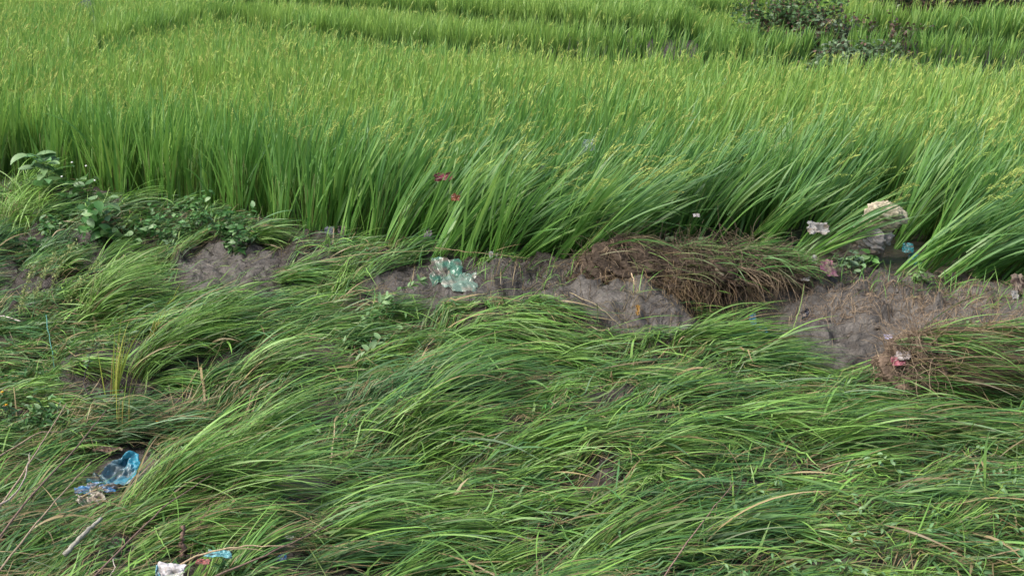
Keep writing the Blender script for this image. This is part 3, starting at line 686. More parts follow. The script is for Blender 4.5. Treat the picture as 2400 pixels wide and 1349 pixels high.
weed('broad_leaved_weed', 165, 500, 'broad-leaved weed with one wide leaf before the rice at far left', .42, .4, 6, 5, .15, .08, WG, start=.4)
weed('broad_leaved_weed', 245, 575, 'heart leaved weed with pale turned leaves at the field corner', .42, .45, 11, 6, .13, .085, WG, pale=.3)
weed('broad_leaved_weed', 300, 585, 'smaller heart leaved weed with one whitish leaf', .22, .5, 4, 4, .13, .085, WP * .9, pale=.5)
weed('broad_leaved_weed', 460, 560, 'bushy small leaved weed in front of the upright rice', .42, .45, 16, 12, .055, .035, WG)
weed('broad_leaved_weed', 530, 565, 'bushy weed with a few whitish leaves beside the first leaning rice', .38, .5, 14, 10, .065, .045, WG, pale=.3)
weed('broad_leaved_weed', 410, 590, 'low weed with curled pale leaves at the edge of the round mud patch', .16, .8, 7, 6, .08, .045, WGREY, pale=.4)
weed('broad_leaved_weed', 205, 600, 'trailing small leaved weed under the heart leaved weed', .25, .8, 9, 8, .05, .03, WG * .9)
weed('broad_leaved_weed', 1995, 645, 'small toothed weed at the foot of the soiled white cloth', .16, .6, 9, 8, .05, .035, WGREY, pale=.3)
weed('broad_leaved_weed', 2040, 632, 'glossy leaved seedling right of the toothed weed', .14, .4, 3, 3, .09, .06, [.11, .26, .06], start=.5)
weed('broad_leaved_weed', 1600, 592, 'pale leaves sprouting on top of the root heap', .20, .7, 8, 6, .06, .045, WP * .8, pale=.5)
weed('broad_leaved_weed', 1500, 600, 'green seedlings on the left shoulder of the root heap', .14, .7, 6, 5, .05, .035, WG * 1.1)
weed('broad_leaved_weed', 2270, 795, 'bright green seedlings on the ridge of the uprooted clump', .12, .8, 12, 6, .05, .025, [.15, .33, .07])
weed('broad_leaved_weed', 2090, 470, 'dark leafy weed caught in the rice above the white cloth', .42, .5, 8, 10, .06, .035, WG * .8)
weed('broad_leaved_weed', 2160, 670, 'small yellowish seedlings at the foot of the right-hand rice', .12, .8, 8, 6, .04, .025, [.16, .28, .08])
weed('broad_leaved_weed', 60, 1010, 'dark leafy weed at the left edge of the foreground', .26, .6, 12, 8, .075, .028, WG * .7)
weed('broad_leaved_weed', 30, 930, 'narrow leaved weed higher on the left edge', .24, .6, 10, 8, .08, .022, WG * .85)
weed('broad_leaved_weed', 120, 1000, 'spreading narrow leaved weed among the brown stalks', .22, .8, 12, 8, .07, .02, WG * .85)
weed('broad_leaved_weed', 200, 1210, 'grey leaved weed below the crumpled paper', .16, .7, 8, 6, .06, .028, WGREY)
weed('narrow_leaved_weed', 1295, 985, 'small star leaved sprout upright in the centre foreground', .14, .15, 2, 9, .06, .014, [.10, .27, .05], start=.5)
weed('narrow_leaved_weed', 615, 1275, 'bright star leaved sprout near the lower edge', .08, .3, 3, 7, .06, .014, [.13, .33, .06])
weed('narrow_leaved_weed', 475, 1295, 'tiny bright sprout above the blue strip', .06, .3, 3, 6, .05, .012, [.13, .33, .06])
t_, P_ = weed('flowering_weed', 205, 490, 'thin weed with tiny white flowers before the upright rice', .42, .12, 4, 5, .045, .016, WG, start=.3)
m = MB()
for k in range(4):
    m = MB(); lump(m, P_[k, -1] + np.array([rng.normal(0, .02), 0, rng.normal(0, .01)]), (.009, .009, .007), [.8, .8, .75], k, .3, n=6); m.build('flower', M_CLOTH, t_)
pass
for (px, py, lab) in [(25, 985, 'orange flowered weed at the very left edge'), (340, 1020, 'orange flower bud right of the thin yellow stems'), (12, 950, 'upper orange flower in the dark leaves at the left edge')]:
    t_, P_ = weed('flowering_weed', px, py + 12, lab, .16, .2, 2, 6, .05, .016, WG)
    m = MB(); lump(m, P_[0, -1], (.008, .008, .006), [.70, .36, .03], 3, .4, n=7); m.build('flower', M_CLOTH, t_)
# fallen leafy branches
def branch(name, pts, label, nleaf, ll, lw, col, r=.004, stemc=(.25, .32, .12), cat='branch', pale=.3, group=None, hang=.5):
    q = ppts(*pts); P = curve(q, 14, .006, int(pts[0][0])); t = thing(name, P[0], label, cat, group)
    m = MB(); tubes(m, P[None], r, r * .4, list(stemc), K=5); m.build('stem', M_LEAF, t)
    B = nleaf; u = rng.uniform(.12, 1, B) * 12.99; i = u.astype(int); Q = P[i] * (1 - (u - i))[:, None] + P[i + 1] * (u - i)[:, None]
    d = P[-1] - P[0]; a0 = math.atan2(d[1], d[0]); sgn = rng.choice([-1, 1], B)
    c = np.asarray(col) * rng.uniform(.75, 1.25, (B, 1)); pl = rng.random(B) < pale; c[pl] = WP * rng.uniform(.8, 1.2, (pl.sum(), 1))
    m = MB(); ribbons(m, Q, a0 + sgn * rng.uniform(.3, 1.2, B), rng.normal(.25, .35, B), rng.uniform(.2, .4 + 2 * hang, B), ll * rng.uniform(.6, 1.1, B), lw * rng.uniform(.7, 1.1, B), c * .9, c, S=6, prof='leaf', fold=.12, roll=rng.normal(0, .5, B))
    m.build('foliage', M_BROAD, t)
branch('fallen_branch', [(775, 840, .04), (850, 745, .16), (910, 690, .22), (985, 655, .24)], 'pale leafy branch rising towards the green plastic bag', 52, .085, .024, [.16, .30, .10])
branch('fallen_branch', [(800, 880, .05), (880, 800, .10), (960, 765, .08)], 'drooping branch with curled whitish leaves below the leafy branch', 14, .10, .04, WP, pale=.7)
branch('fallen_branch', [(880, 690, .1), (930, 720, .12), (975, 740, .1)], 'short leafy twig over the dark mud gap', 18, .07, .022, [.14, .28, .09])
branch('fallen_branch', [(640, 1050, .05), (720, 1010, .08), (810, 985, .09)], 'light green leafy stem across the left foreground', 40, .06, .022, [.15, .31, .07])
branch('fallen_branch', [(700, 1080, .05), (820, 1110, .08), (900, 1200, .05)], 'leafy stem trailing down through the lower left grass', 26, .05, .02, [.12, .25, .07])
branch('fallen_branch', [(245, 965, .02), (190, 900, .14), (225, 800, .2)], 'dark wilted stem left of the upright yellow blades', 16, .05, .022, WG * .5, stemc=(.05, .04, .04), r=.005, pale=.1)
# creeping stems lower right
cr = [(1500, 1240), (1620, 1180), (1700, 1230), (1780, 1290), (1850, 1130), (1900, 1210), (1960, 1265), (2010, 1120), (2060, 1190), (2100, 1250), (2150, 1310), (2190, 1140), (2230, 1215), (2280, 1280),
      (2320, 1160), (2350, 1240), (2380, 1110), (1820, 1335), (1920, 1340), (2040, 1335), (2230, 1345), (2330, 1330), (1660, 1330), (1580, 1300), (2120, 1075), (2260, 1065), (1740, 1160), (1960, 1160), (2170, 1190), (2300, 1205)]
for k, (px, py) in enumerate(cr):
    dx = rng.uniform(90, 200) * (1 if k % 4 else -.7); dy = rng.normal(0, 34)
    near = 'lower edge' if py > 1300 else ('right edge' if px > 2250 else 'lower right')
    branch('creeping_stem', [(px, py, .10), (px + dx * .4, py - 14 + dy * .3, .17), (px + dx * .8, py + dy, .14), (px + dx, py + dy + rng.uniform(10, 60), .10)],
           'yellow green creeping stem over the flat grass, %s of thirty by distance from the left' % ordinal(1 + sorted(c_[0] * 1000 + c_[1] for c_ in cr).index(px * 1000 + py)), 9, .05, .018, [.16, .31, .12], r=.0032, stemc=(.25, .36, .07), cat='weed stem', group='creeping stems over the lower right grass', hang=.8)
for k, (px, py, lab) in enumerate([(90, 1130, 'narrow leaved weed under the tan stalks'), (50, 1240, 'grey green weed between the tan stalks near the lower left'), (160, 1290, 'weed tangle beside the thick split grey stalk'),
        (280, 1310, 'low leafy weed by the crooked white twig'), (560, 1330, 'leafy weed at the bottom edge right of the pale cloth'), (640, 1230, 'small weed by the tiny shell-like scrap'), (120, 900, 'leafy weed above the dark leaves at left'), (390, 1090, 'sparse weed right of the blue bag')]):
    weed('broad_leaved_weed', px, py, lab, .15, .9, 9, 7, .05, .014, WG * .8)
for k, (px, py, lab) in enumerate([(130, 560, 'leafy weed between the bright tuft and the heart leaved weeds'), (350, 560, 'low leafy weed between the heart leaved and the bushy weeds'), (60, 600, 'leafy weed under the bright tufts at the left edge'), (560, 590, 'low leafy weed right of the bushy weeds')]):
    weed('broad_leaved_weed', px, py, lab, .26, .6, 12, 8, .075, .04, WG, pale=.25)
# olive seed stalks at far left
for k, (px, py, dx, h) in enumerate([(70, 730, 60, .42), (40, 760, 30, .36), (110, 700, 70, .42), (140, 740, 90, .36)]):
    x, y, z = (float(v) for v in at(px, py)); t = thing('seed_stalk', (x, y, z), 'olive seed stalk of wild grass leaning right, %s of four from the left' % ordinal([2, 1, 3, 4][k]), 'seed stalk', 'olive seed stalks at the left edge')
    q = [np.array([x, y, z]), np.array([x + dx / 700, y + .08, z + h * .6]), np.array([x + dx / 330, y + .12, z + h])]; P = curve(q, 14)
    m = MB(); tubes(m, P[None], .003, .0015, [.2, .25, .08], K=4); m.build('stem', M_LEAF, t)
    B = 170; u = rng.uniform(.25, .99, B) * 13; i = u.astype(int); Q = P[i] * (1 - (u - i))[:, None] + P[i + 1] * (u - i)[:, None] + rng.normal(0, .012, (B, 3))
    m = MB(); c = mixc([.20, .27, .08], [.36, .38, .16], rng.random(B)); ribbons(m, Q, rng.uniform(0, 6.3, B), rng.normal(.5, .5, B), 0, .022, .008, c, c, S=3, prof='leaf'); m.build('seed_spike', M_GRAIN, t)

# ------------------------------------------------------------ bushes on the terrace banks
def bush(x, y, w, h, label, col, nst=60, ll=.075, brown=.25, d=None, name='bush'):
    z = float(ground(x, y)); t = thing(name, (x, y, z), label, 'bush')
    D = np.c_[rng.normal(0, .30, nst), rng.normal(0, .2, nst), np.ones(nst)]; p0 = np.c_[x + rng.uniform(-w / 2, w / 2, nst), y + rng.normal(0, w * .16, nst), np.full(nst, z)]
    hh = h * rng.uniform(.55, 1.1, nst) * (1 - .5 * (np.abs(p0[:, 0] - x) / (w / 2)) ** 2)
    P = walk(p0, D, 8, hh / 8, grav=.0, wob=.5); m = MB(); tubes(m, P, .006, .002, [.09, .06, .045], K=4); m.build('stem', M_WOOD, t)
    nl = 44; B = nst * nl; si = np.repeat(np.arange(nst), nl); u = rng.uniform(.15, .999, B) * 8; i = u.astype(int)
    Q = P[si, i] * (1 - (u - i))[:, None] + P[si, i + 1] * (u - i)[:, None] + rng.normal(0, .035, (B, 3))
    c = np.asarray(col) * rng.uniform(.6, 1.5, (B, 1)); b_ = rng.random(B) < brown; c[b_] = np.array([.14, .085, .06]) * rng.uniform(.7, 1.4, (b_.sum(), 1))
    m = MB(); ribbons(m, Q, rng.uniform(0, 6.3, B), rng.normal(.1, .5, B), rng.uniform(0, 1, B), ll * rng.uniform(.6, 1.2, B), ll * .5, c, c, S=4, prof='leaf', roll=rng.normal(0, .8, B)); m.build('foliage', M_BROAD, t)
bush(3.98, 20.6, 1.1, 1.35, 'large brown and green bush standing in the far rice', [.075, .15, .05], 120, brown=.2)
bush(4.5, 20.0, .6, .8, 'brown lower shoulder bush right of the large far bush', [.11, .16, .09], 44, brown=.3)
bush(4.35, 18.3, .9, .46, 'low grey green bush on the bank between two terraces', [.12, .19, .09], 70, brown=.12)
bush(4.86, 18.6, .5, .6, 'small grey green bush nearest the right-hand terrace', [.12, .19, .09], 44, brown=.2)
bush(5.3, 19.9, .14, .95, 'lone thin brown weed bush sticking up near the top right', [.12, .15, .08], 9, brown=.6)
bush(6.7, 22.0, 1.7, 1.0, 'dark bush on the top right bank, left of two', [.05, .07, .035], 110, brown=.35)
bush(8.1, 21.8, 1.6, .95, 'dark reddish bush at the top right corner', [.06, .07, .04], 110, brown=.5)
bush(-10.6, 30.3, .8, 1.15, 'small dark bush at the top left corner', [.06, .12, .04], 40, brown=.2)

# ------------------------------------------------------------ sticks and stalks
def stick(name, pts, label, r, col, r1=None, cat='stick', K=6, wob=.0018, m_=None):
    P = curve(ppts(*pts), 16, wob, int(pts[0][0]) + 7); m = MB(); tubes(m, P[None], r, r * .45 if r1 is None else r1, list(col), K=K)
    t = m.build(name, m_ or M_WOOD); loc = P[0]; me = t.data
    co = np.zeros(len(me.vertices) * 3, np.float32); me.vertices.foreach_get('co', co); me.vertices.foreach_set('co', (co.reshape(-1, 3) - loc.astype(np.float32)).ravel()); t.location = tuple(float(v) for v in loc)
    return tag(t, label, cat)
TAN = (.34, .26, .18); BRN = (.19, .13, .10)
stick('stick', [(1535, 1385, .12), (1600, 1285, .18), (1660, 1205, .22), (1720, 1130, .22)], 'long thin brown stick lying over the bottom right grass', .0045, (.23, .15, .12))
stick('stick', [(-60, 1270, 0.20), (40, 1130, 0.26), (110, 1020, 0.28), (155, 945, 0.30)], 'tan stalk rising from the left edge to the dark leaves', 0.0068, TAN)
stick('stick', [(-40, 1090, 0.22), (30, 1050, 0.26), (90, 1010, 0.26), (150, 1012, 0.22)], 'short bent tan stalk at the left edge', 0.0068, TAN)
stick('stick', [(-40, 1310, 0.18), (80, 1150, 0.26), (160, 1070, 0.28), (250, 960, 0.26)], 'grey brown straight stalk crossing the left foreground', 0.0061, BRN)
stick('stick', [(-20, 1360, 0.16), (60, 1255, 0.22), (150, 1150, 0.24), (215, 1080, 0.22)], 'lower tan stalk ending near the blue bag', 0.0054, TAN)
stick('stick', [(-30, 1190, 0.20), (20, 1180, 0.24), (60, 1120, 0.28), (70, 1060, 0.30)], 'crooked pale stalk crossing the other stalks on the left', 0.0054, (.38, .32, .26))
stick('stick', [(210, 1360, 0.16), (300, 1270, 0.20), (390, 1180, 0.24), (500, 1110, 0.24)], 'thin brown stalk running up from the bottom edge', 0.0051, BRN)
stick('stick', [(410, 1330, 0.17), (470, 1297, 0.20), (560, 1278, 0.22), (690, 1279, 0.20)], 'curved tan stem above the blue plastic strip', 0.0054, (.42, .32, .20))
stick('stick', [(480, 1360, 0.18), (600, 1310, 0.22), (670, 1278, 0.23), (780, 1225, 0.22)], 'long brown stem right of the curved tan stem', 0.0054, BRN)
stick('stick', [(150, 1300, .10), (195, 1252, .14), (238, 1214, .15)], 'thick split grey stalk below the crumpled paper', .013, (.30, .29, .24), .009, K=8)
stick('stick', [(-20, 738, .03), (15, 742, .05), (48, 752, .05)], 'short bleached stick at the left edge', .008, (.55, .50, .46))
stick('stick', [(-10, 775, .03), (25, 770, .05), (60, 756, .05)], 'dark stick under the short bleached stick', .006, BRN)
stick('stick', [(255, 1352, .06), (270, 1330, .08), (262, 1305, .09), (282, 1310, .05)], 'small crooked white twig at the lower left edge', .003, (.5, .45, .38))
stick('stick', [(290, 478, .08), (330, 466, .14), (365, 460, .15), (400, 470, .10)], 'arched tan stem over the weeds by the upright rice', .0035, (.42, .36, .18))
stick('stick', [(1335, 685, .02), (1400, 715, .02), (1440, 750, .015), (1475, 778, .01)], 'bent pale straw lying on the mud below the root heap', .003, (.36, .30, .18))
stick('stick', [(1480, 640, .22), (1488, 665, .20), (1484, 700, .14)], 'pale bare root hanging from the root heap', .004, (.48, .36, .22), cat='root')
stick('stick', [(2075, 870, .16), (2060, 835, .20), (2050, 805, .22)], 'forked pale root standing up left of the pink wrapper', .003, (.42, .33, .22), cat='root')
stick('stick', [(1860, 770, .08), (1876, 720, .2), (1886, 665, .28)], 'long green leaf hanging down onto the right mud', .004, (.22, .30, .10), cat='leaf')
stick('stick', [(690, 625, .14), (800, 600, .18), (930, 590, .18), (1060, 585, .15)], 'long straw stem lying across the feet of the rice', .0028, (.34, .29, .15))
stick('stick', [(1020, 580, .16), (1100, 590, .16), (1240, 605, .1)], 'thin brown stem across the rice feet above the green bag', .0026, (.28, .20, .12))
stick('dry_stalk', [(428, 1305, .02), (424, 1265, .12), (432, 1232, .18)], 'brown withered stump near the bottom edge left of the curved stem', .016, (.17, .11, .085), .008, cat='stalk', K=8, wob=.006)

# ------------------------------------------------------------ rubbish
def sheet(name, px, py, wp, hp, label, cat, col, m_, tilt=35, h=.0, seed=1, dirt=.3, rot=0, dcol=(.2, .165, .13), amp=.13, n=30, solid=.002, group=None, irr=.22, curl=.0):
    x, y, z = (float(v) for v in at(px, py, h)); dist = math.sqrt(x * x + y * y + (CAM_Z - z) ** 2); s = F / dist
    va = math.asin((CAM_Z - z) / dist); Wd = wp / s; Hd = hp / s / max(.25, math.sin(R(tilt) + va))
    u, v = np.meshgrid(np.linspace(-1, 1, n), np.linspace(-1, 1, n)); th = np.arctan2(v, u)
    rad = 1 + irr * (fbm(np.cos(th) * 1.6 + seed, np.sin(th) * 1.6, 4, seed) * 2)
    sq = .45; uu = u * np.sqrt(1 - sq * v * v / 2) * rad; vv = v * np.sqrt(1 - sq * u * u / 2) * rad
    c, s_ = math.cos(R(rot)), math.sin(R(rot)); uw, vw = uu * Wd / 2, vv * Hd / 2; uw, vw = uw * c - vw * s_, uw * s_ + vw * c
    sc = max(Wd, Hd); f = 1.5
    rid = 1.1 * (.5 - np.abs(fbm(u * 1.6 + v * .7 + seed * 3, v * .6, 3, seed + 5)) * 2.2) + .5 * fbm(u * 1.2, v * 1.2 + seed, 2, seed + 8) + .35 * (.5 - np.abs(fbm(v * 2.6 - u, u * .8 + seed, 2, seed + 3)) * 2)
    disp = sc * amp * rid + curl * sc * (uu ** 2 + vv ** 2) * .5
    Td = np.array([0, math.cos(R(tilt)), math.sin(R(tilt))]); Nd = np.array([0, -math.sin(R(tilt)), math.cos(R(tilt))])
    P = np.array([x, y, z]) + uw[..., None] * np.array([1., 0, 0]) + vw[..., None] * Td + disp[..., None] * Nd
    P[..., 0] += sc * amp * .6 * fbm(u * 3, v * 3, 3, seed + 20)
    P[..., 2] = np.maximum(P[..., 2], ground(P[..., 0], P[..., 1]) + .004)
    dm = np.clip(dirt + .12 + 1.6 * fbm(u * 2.2 + 5, v * 2.2, 4, seed + 30), 0, 1)[..., None]
    C = np.asarray(col) * (1 - dm) + np.asarray(dcol) * dm
    i = np.arange(n * n).reshape(n, n); q = np.stack([i[:-1, :-1], i[:-1, 1:], i[1:, 1:], i[1:, :-1]], -1).reshape(-1, 4)
    P = P - np.array([x, y, z]); m = MB(); m.add(P, q, C.reshape(-1, 3))
    if isinstance(name, tuple): return m, (x, y, z), s
    o = m.build(name, m_, None, True, solid); o.location = (x, y, z); return tag(o, label, cat, group)
# green see-through bag
def parts_thing(name, label, cat, specs, group=None):
    t = None
    for (pn, a, kw) in specs:
        m_ = a[-1]; mb, loc, s = sheet((pn,), *a[:4], '', '', a[4], m_, **kw)
        if t is None: t = thing(name, loc, label, cat, group)
        for k in range(len(mb.v)): mb.v[k] = mb.v[k] + np.array(loc, np.float32)
        mb.build(pn, m_, t, True, .0015)
    return t
parts_thing('plastic_bag', 'torn green see-through plastic bag on the mud edge', 'plastic bag', [
    ('bag_body', (1046, 638, 68, 72, [.09, .26, .18], M_THIN), dict(tilt=55, h=.07, seed=4, dirt=.38, amp=.07, n=44)),
    ('torn_film', (1076, 660, 84, 40, [.20, .31, .25], M_THIN), dict(tilt=22, h=.03, seed=9, dirt=.2, rot=-14, dcol=(.3, .29, .24), n=40, amp=.06))])
# blue bag: rolled mouth, body, trailing strip
x, y, z = (float(v) for v in at(280, 1120, .02)); s0 = F / math.sqrt(x * x + y * y + (CAM_Z - z) ** 2)
TB = thing('plastic_bag', (x, y, z), 'muddy blue plastic bag with open mouth in the left foreground', 'plastic bag')
def pw(px, py, h): return np.array([float(v) for v in at(px, py, h)])
n1, n2 = 44, 26; ph = np.linspace(0, 2 * math.pi, n1, endpoint=False); rr_ = np.linspace(0, 1, n2)
Cx = pw(292, 1098, .13); Uv = np.array([1., 0, 0]); Vv = np.array([.25, .75, .60]); Vv /= np.linalg.norm(Vv); Nv = np.cross(Uv, Vv); Nv /= np.linalg.norm(Nv)
PH, RR = np.meshgrid(ph, rr_, indexing='ij')
a_, b_ = 40 / s0, 36 / s0; prof = np.where(RR < .7, RR / .7, 1 - .25 * (RR - .7) / .3); dep = np.where(RR < .7, -(1 - (RR / .7) ** 2) * .045, .012 * np.sin((RR - .7) / .3 * math.pi) - .03 * (RR - .7) / .3)
wr = 1 + .45 * fbm(np.cos(PH) * 1.1, np.sin(PH) * 1.1, 2, 60) + .10 * RR * fbm(np.cos(PH) * 3, np.sin(PH) * 3 + RR * 2, 2, 61)
cr_ = .045 * (.4 - np.abs(fbm(np.cos(PH) * RR * 3.2, np.sin(PH) * RR * 1.6, 3, 66)) * 2)
V = Cx + (a_ * np.cos(PH) * prof * wr)[..., None] * Uv + (b_ * np.sin(PH) * prof * wr)[..., None] * Vv + (dep + cr_)[..., None] * Nv
if Nv[1] > 0: V = V - 2 * (dep + cr_)[..., None] * Nv
i = np.arange(n1 * n2).reshape(n1, n2); f = np.stack([i[:, :-1], i[:, 1:], np.roll(i, -1, 0)[:, 1:], np.roll(i, -1, 0)[:, :-1]], -1).reshape(-1, 4)
dm = np.clip(.25 + 1.2 * fbm(np.cos(PH) * RR * 1.6, np.sin(PH) * RR * 1.6, 3, 70), 0, .75)[..., None]
m = MB(); m.add(V, f, (np.array([.055, .33, .46]) * (1 - dm) + np.array([.24, .22, .20]) * dm).reshape(-1, 3)); m.build('bag_mouth', M_PLAS, TB, True, .0015)
for pn, a, kw in [('bag_body', (258, 1122, 90, 34, [.06, .34, .46], M_PLAS), dict(tilt=24, h=.10, seed=12, dirt=.15, n=40, rot=8)),
                  ('torn_strip', (228, 1146, 92, 20, [.07, .25, .50], M_PLAS), dict(tilt=22, h=.08, seed=15, dirt=.35, n=36, rot=4)),
                  ('muddy_flap', (245, 1132, 100, 30, [.20, .22, .20], M_CLOTH), dict(tilt=18, h=.06, seed=18, dirt=.8, n=30))]:
    mb, loc, s_ = sheet((pn,), *a[:4], '', '', a[4], a[-1], **kw); mb.v = [v_ + np.array(loc, np.float32) for v_ in mb.v]; mb.build(pn, a[-1], TB, True, .0015)
sheet('crumpled_paper', 212, 1168, 62, 34, 'crumpled dirty white paper just below the blue bag', 'paper', [.58, .54, .45], M_CLOTH, 30, .07, 22, .3, n=36, amp=.25)
# soiled white cloth in the rice
x, y, z = pw(2045, 575, .1); TC = thing('soiled_cloth', (x, y, z), 'bunched soiled white cloth lying among the right-hand rice', 'cloth')
y -= .12
m = MB(); sc = 1.16 / (F / math.sqrt(x * x + y * y + 4.4)); zc = lambda py: z + (575 - py) * sc * 1.02
lump(m, (x + 12 * sc, y, zc(510)), (36 * sc, .10, 25 * sc), [.42, .37, .27], 31, .42, 2.4, n=64, oc=3); lump(m, (x - 10 * sc, y - .01, zc(527)), (26 * sc, .08, 15 * sc), [.36, .30, .21], 32, .45, 2.6, n=44, oc=3)
m.build('rolled_end', M_CLOTH, TC)
m = MB(); lump(m, (x - 8 * sc, y - .03, zc(558)), (28 * sc, .08, 24 * sc), [.36, .33, .31], 33, .7, 2.4, n=56, oc=3); lump(m, (x - 24 * sc, y - .03, zc(548)), (20 * sc, .06, 24 * sc), [.28, .24, .20], 34, .7, 2.4, n=44, oc=3)
m.build('folded_middle', M_CLOTH, TC)
m = MB(); lump(m, (x - 45 * sc, y - .03, zc(578)), (42 * sc, .08, 15 * sc), [.22, .18, .14], 35, .6, 1.8, n=40, oc=3); lump(m, (x - 72 * sc, y - .02, zc(572)), (20 * sc, .07, 17 * sc), [.21, .17, .13], 36, .6, 1.8, n=30, oc=3)
m.build('muddy_tail', M_CLOTH, TC)
SH = [('cloth_scrap', 1920, 533, 50, 26, 'whitish grey scrap half hidden in rice left of the soiled cloth', 'cloth', [.34, .34, .33], M_CLOTH, 45, .22, 41, .2),
      ('plastic_scrap', 1910, 607, 12, 20, 'small white scrap above the purple rag', 'plastic scrap', [.5, .5, .5], M_PLAS, 60, .08, 42, .1),
      ('rag', 1941, 627, 36, 34, 'crumpled purple rag at the edge of the open mud', 'rag', [.24, .10, .15], M_CLOTH, 50, .05, 43, .3),
      ('plastic_scrap', 1886, 650, 22, 14, 'pale grey scrap on the right end of the root heap', 'plastic scrap', [.55, .56, .56], M_PLAS, 30, .10, 44, .2),
      ('plastic_bag', 2128, 580, 26, 20, 'teal plastic bag caught between leaning rice stems', 'plastic bag', [.05, .26, .28], M_PLAS, 60, .14, 45, .1),
      ('plastic_scrap', 2142, 606, 30, 26, 'dark teal film hanging below the teal bag', 'plastic scrap', [.03, .18, .20], M_PLAS, 70, .06, 46, .1),
      ('rag', 1040, 414, 46, 20, 'crimson striped rag hung in the rice', 'rag', [.20, .045, .07], M_CLOTH, 60, .60, 47, .1),
      ('wrapper', 1068, 463, 20, 16, 'orange red wrapper in the rice below the crimson rag', 'wrapper', [.24, .08, .03], M_PLAS, 70, .52, 48, .0),
      ('plastic_scrap', 1085, 455, 26, 16, 'pale green film beside the orange red wrapper', 'plastic scrap', [.34, .45, .36], M_THIN, 50, .42, 49, .1),
      ('plastic_scrap', 771, 542, 30, 24, 'whitish grey plastic scrap at the feet of the rice', 'plastic scrap', [.52, .52, .58], M_PLAS, 55, .07, 50, .2),
      ('rag', 803, 546, 24, 34, 'dark purple black rag beside the whitish scrap', 'rag', [.035, .025, .04], M_CLOTH, 70, .07, 51, .1),
      ('plastic_scrap', 1003, 548, 20, 20, 'lilac scrap in the dark gap between rice clumps', 'plastic scrap', [.34, .24, .40], M_PLAS, 60, .14, 52, .2),
      ('plastic_scrap', 1158, 605, 22, 30, 'grey see-through film at the rice feet right of the green bag', 'plastic scrap', [.42, .42, .44], M_THIN, 70, .06, 53, .2),
      ('plastic_scrap', 1380, 340, 34, 30, 'pale bluish film caught high in the rice', 'plastic scrap', [.42, .50, .52], M_FAINT, 70, .70, 54, .05),
      ('plastic_scrap', 1282, 408, 46, 34, 'pale see-through film tangled in the middle rice', 'plastic scrap', [.42, .54, .50], M_FAINT, 60, .50, 55, .05),
      ('plastic_scrap', 1632, 504, 16, 9, 'tiny whitish scrap in the rice behind the root heap', 'plastic scrap', [.48, .45, .45], M_PLAS, 50, .40, 56, .1),
      ('wrapper', 2120, 833, 34, 20, 'white end of torn wrapper on the uprooted clump', 'wrapper', [.45, .40, .38], M_PLAS, 25, .26, 57, .05),
      ('wrapper', 2106, 846, 36, 20, 'pink end of torn wrapper on the uprooted clump', 'wrapper', [.45, .14, .18], M_PLAS, 35, .25, 58, .05),
      ('plastic_scrap', 2082, 788, 20, 10, 'tiny lavender scrap lying on the open mud', 'plastic scrap', [.50, .48, .68], M_PLAS, 20, .01, 59, .1),
      ('plastic_strip', 1764, 748, 16, 26, 'upper part of blue plastic strip at the dark hollow', 'plastic strip', [.10, .32, .55], M_PLAS, 70, .10, 60, .1),
      ('plastic_strip', 1778, 772, 42, 15, 'lower blue strip lying across the tips of the bright tuft', 'plastic strip', [.12, .36, .58], M_PLAS, 30, .12, 61, .1),
      ('shoe', 1890, 738, 22, 24, 'small black shoe lying on the mud left of the open patch', 'shoe', [.02, .022, .035], M_PLAS, 60, .03, 62, .05),
      ('rag', 2388, 668, 30, 44, 'dark brown bundle at the right edge of the mud', 'rag', [.06, .04, .035], M_CLOTH, 60, .06, 63, .1),
      ('plastic_scrap', 2379, 690, 16, 20, 'white scrap under the dark bundle at the right edge', 'plastic scrap', [.40, .40, .39], M_PLAS, 60, .04, 64, .1),
      ('cloth', 405, 1342, 60, 46, 'grey white cloth peak at the bottom edge', 'cloth', [.60, .58, .60], M_CLOTH, 50, .20, 65, .12),
      ('plastic_scrap', 372, 1340, 15, 34, 'light blue scrap left of the grey white cloth', 'plastic scrap', [.20, .48, .60], M_PLAS, 60, .18, 66, .05),
      ('plastic_strip', 512, 1298, 62, 17, 'light blue plastic strip under the curved tan stem', 'plastic strip', [.20, .52, .56], M_PLAS, 25, .16, 67, .05),
      ('wrapper', 474, 1315, 32, 11, 'small salmon pink wrapper left of the light blue strip', 'wrapper', [.62, .22, .20], M_PLAS, 40, .15, 68, .05),
      ('plastic_scrap', 662, 1306, 26, 18, 'dark blue and orange scrap in the bottom left grass', 'plastic scrap', [.03, .12, .24], M_PLAS, 50, .05, 69, .2),
      ('plastic_scrap', 678, 1256, 20, 9, 'tiny white shell-like scrap above the dark blue one', 'plastic scrap', [.62, .60, .55], M_PLAS, 40, .09, 70, .1),
      ('plastic_scrap', 448, 1083, 36, 9, 'small pale blue strip right of the blue bag', 'plastic strip', [.28, .46, .50], M_PLAS, 30, .12, 71, .1),
      ('plastic_scrap', 10, 1295, 14, 10, 'tiny whitish scrap at the lower left edge', 'plastic scrap', [.6, .62, .65], M_PLAS, 40, .06, 72, .1),
      ('dry_leaf', 250, 1052, 60, 14, 'flat brown dry leaf behind the blue bag', 'leaf', [.20, .13, .09], M_CLOTH, 25, .05, 73, .2),
      ('dry_leaf', 1495, 727, 10, 22, 'ochre dead leaf stuck below the root heap', 'leaf', [.30, .17, .04], M_CLOTH, 60, .02, 74, .1)]
for a in SH: sheet(a[0], *a[1:5], a[5], a[6], a[7], a[8], tilt=a[9], h=a[10], seed=a[11], dirt=a[12], n=26)
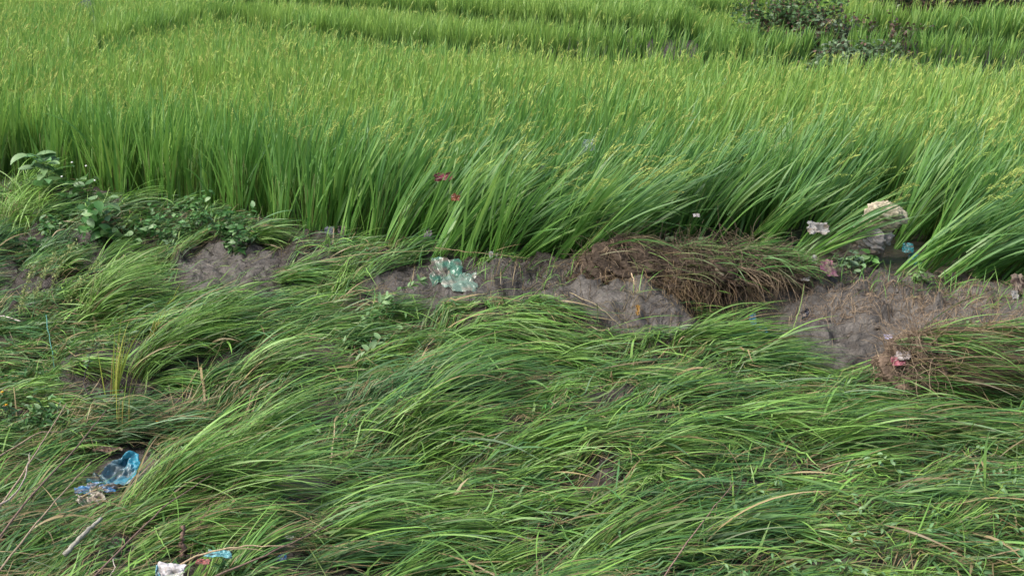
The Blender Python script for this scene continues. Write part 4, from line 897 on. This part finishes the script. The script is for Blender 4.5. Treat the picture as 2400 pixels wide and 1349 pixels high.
# bone coloured shell on the heap
x, y, z = pw(1690, 657, .2); y = by - .27; z = bz + .12; m = MB()
lump(m, (0, 0, 0), (.052, .022, .020), [.62, .52, .38], 77, .15, 2, n=24); o = m.build('corn_husk', M_CLOTH); o.rotation_euler = (0, R(38), 0); o.location = (float(pw(1690, 657, 0)[0]) * y / float(pw(1690, 657, 0)[1]), y, z)
tag(o, 'bone coloured husk stuck in the middle of the root heap', 'husk')
# teal string
P = curve(ppts((108, 738, .12), (113, 780, .12), (122, 820, .08), (127, 860, .06)), 14, .0015, 3); m = MB(); tubes(m, P[None], .0035, .002, [.12, .34, .29], K=5); o = m.build('cord', M_PLAS); tag(o, 'thin teal cord hanging over the left foreground grass', 'cord')
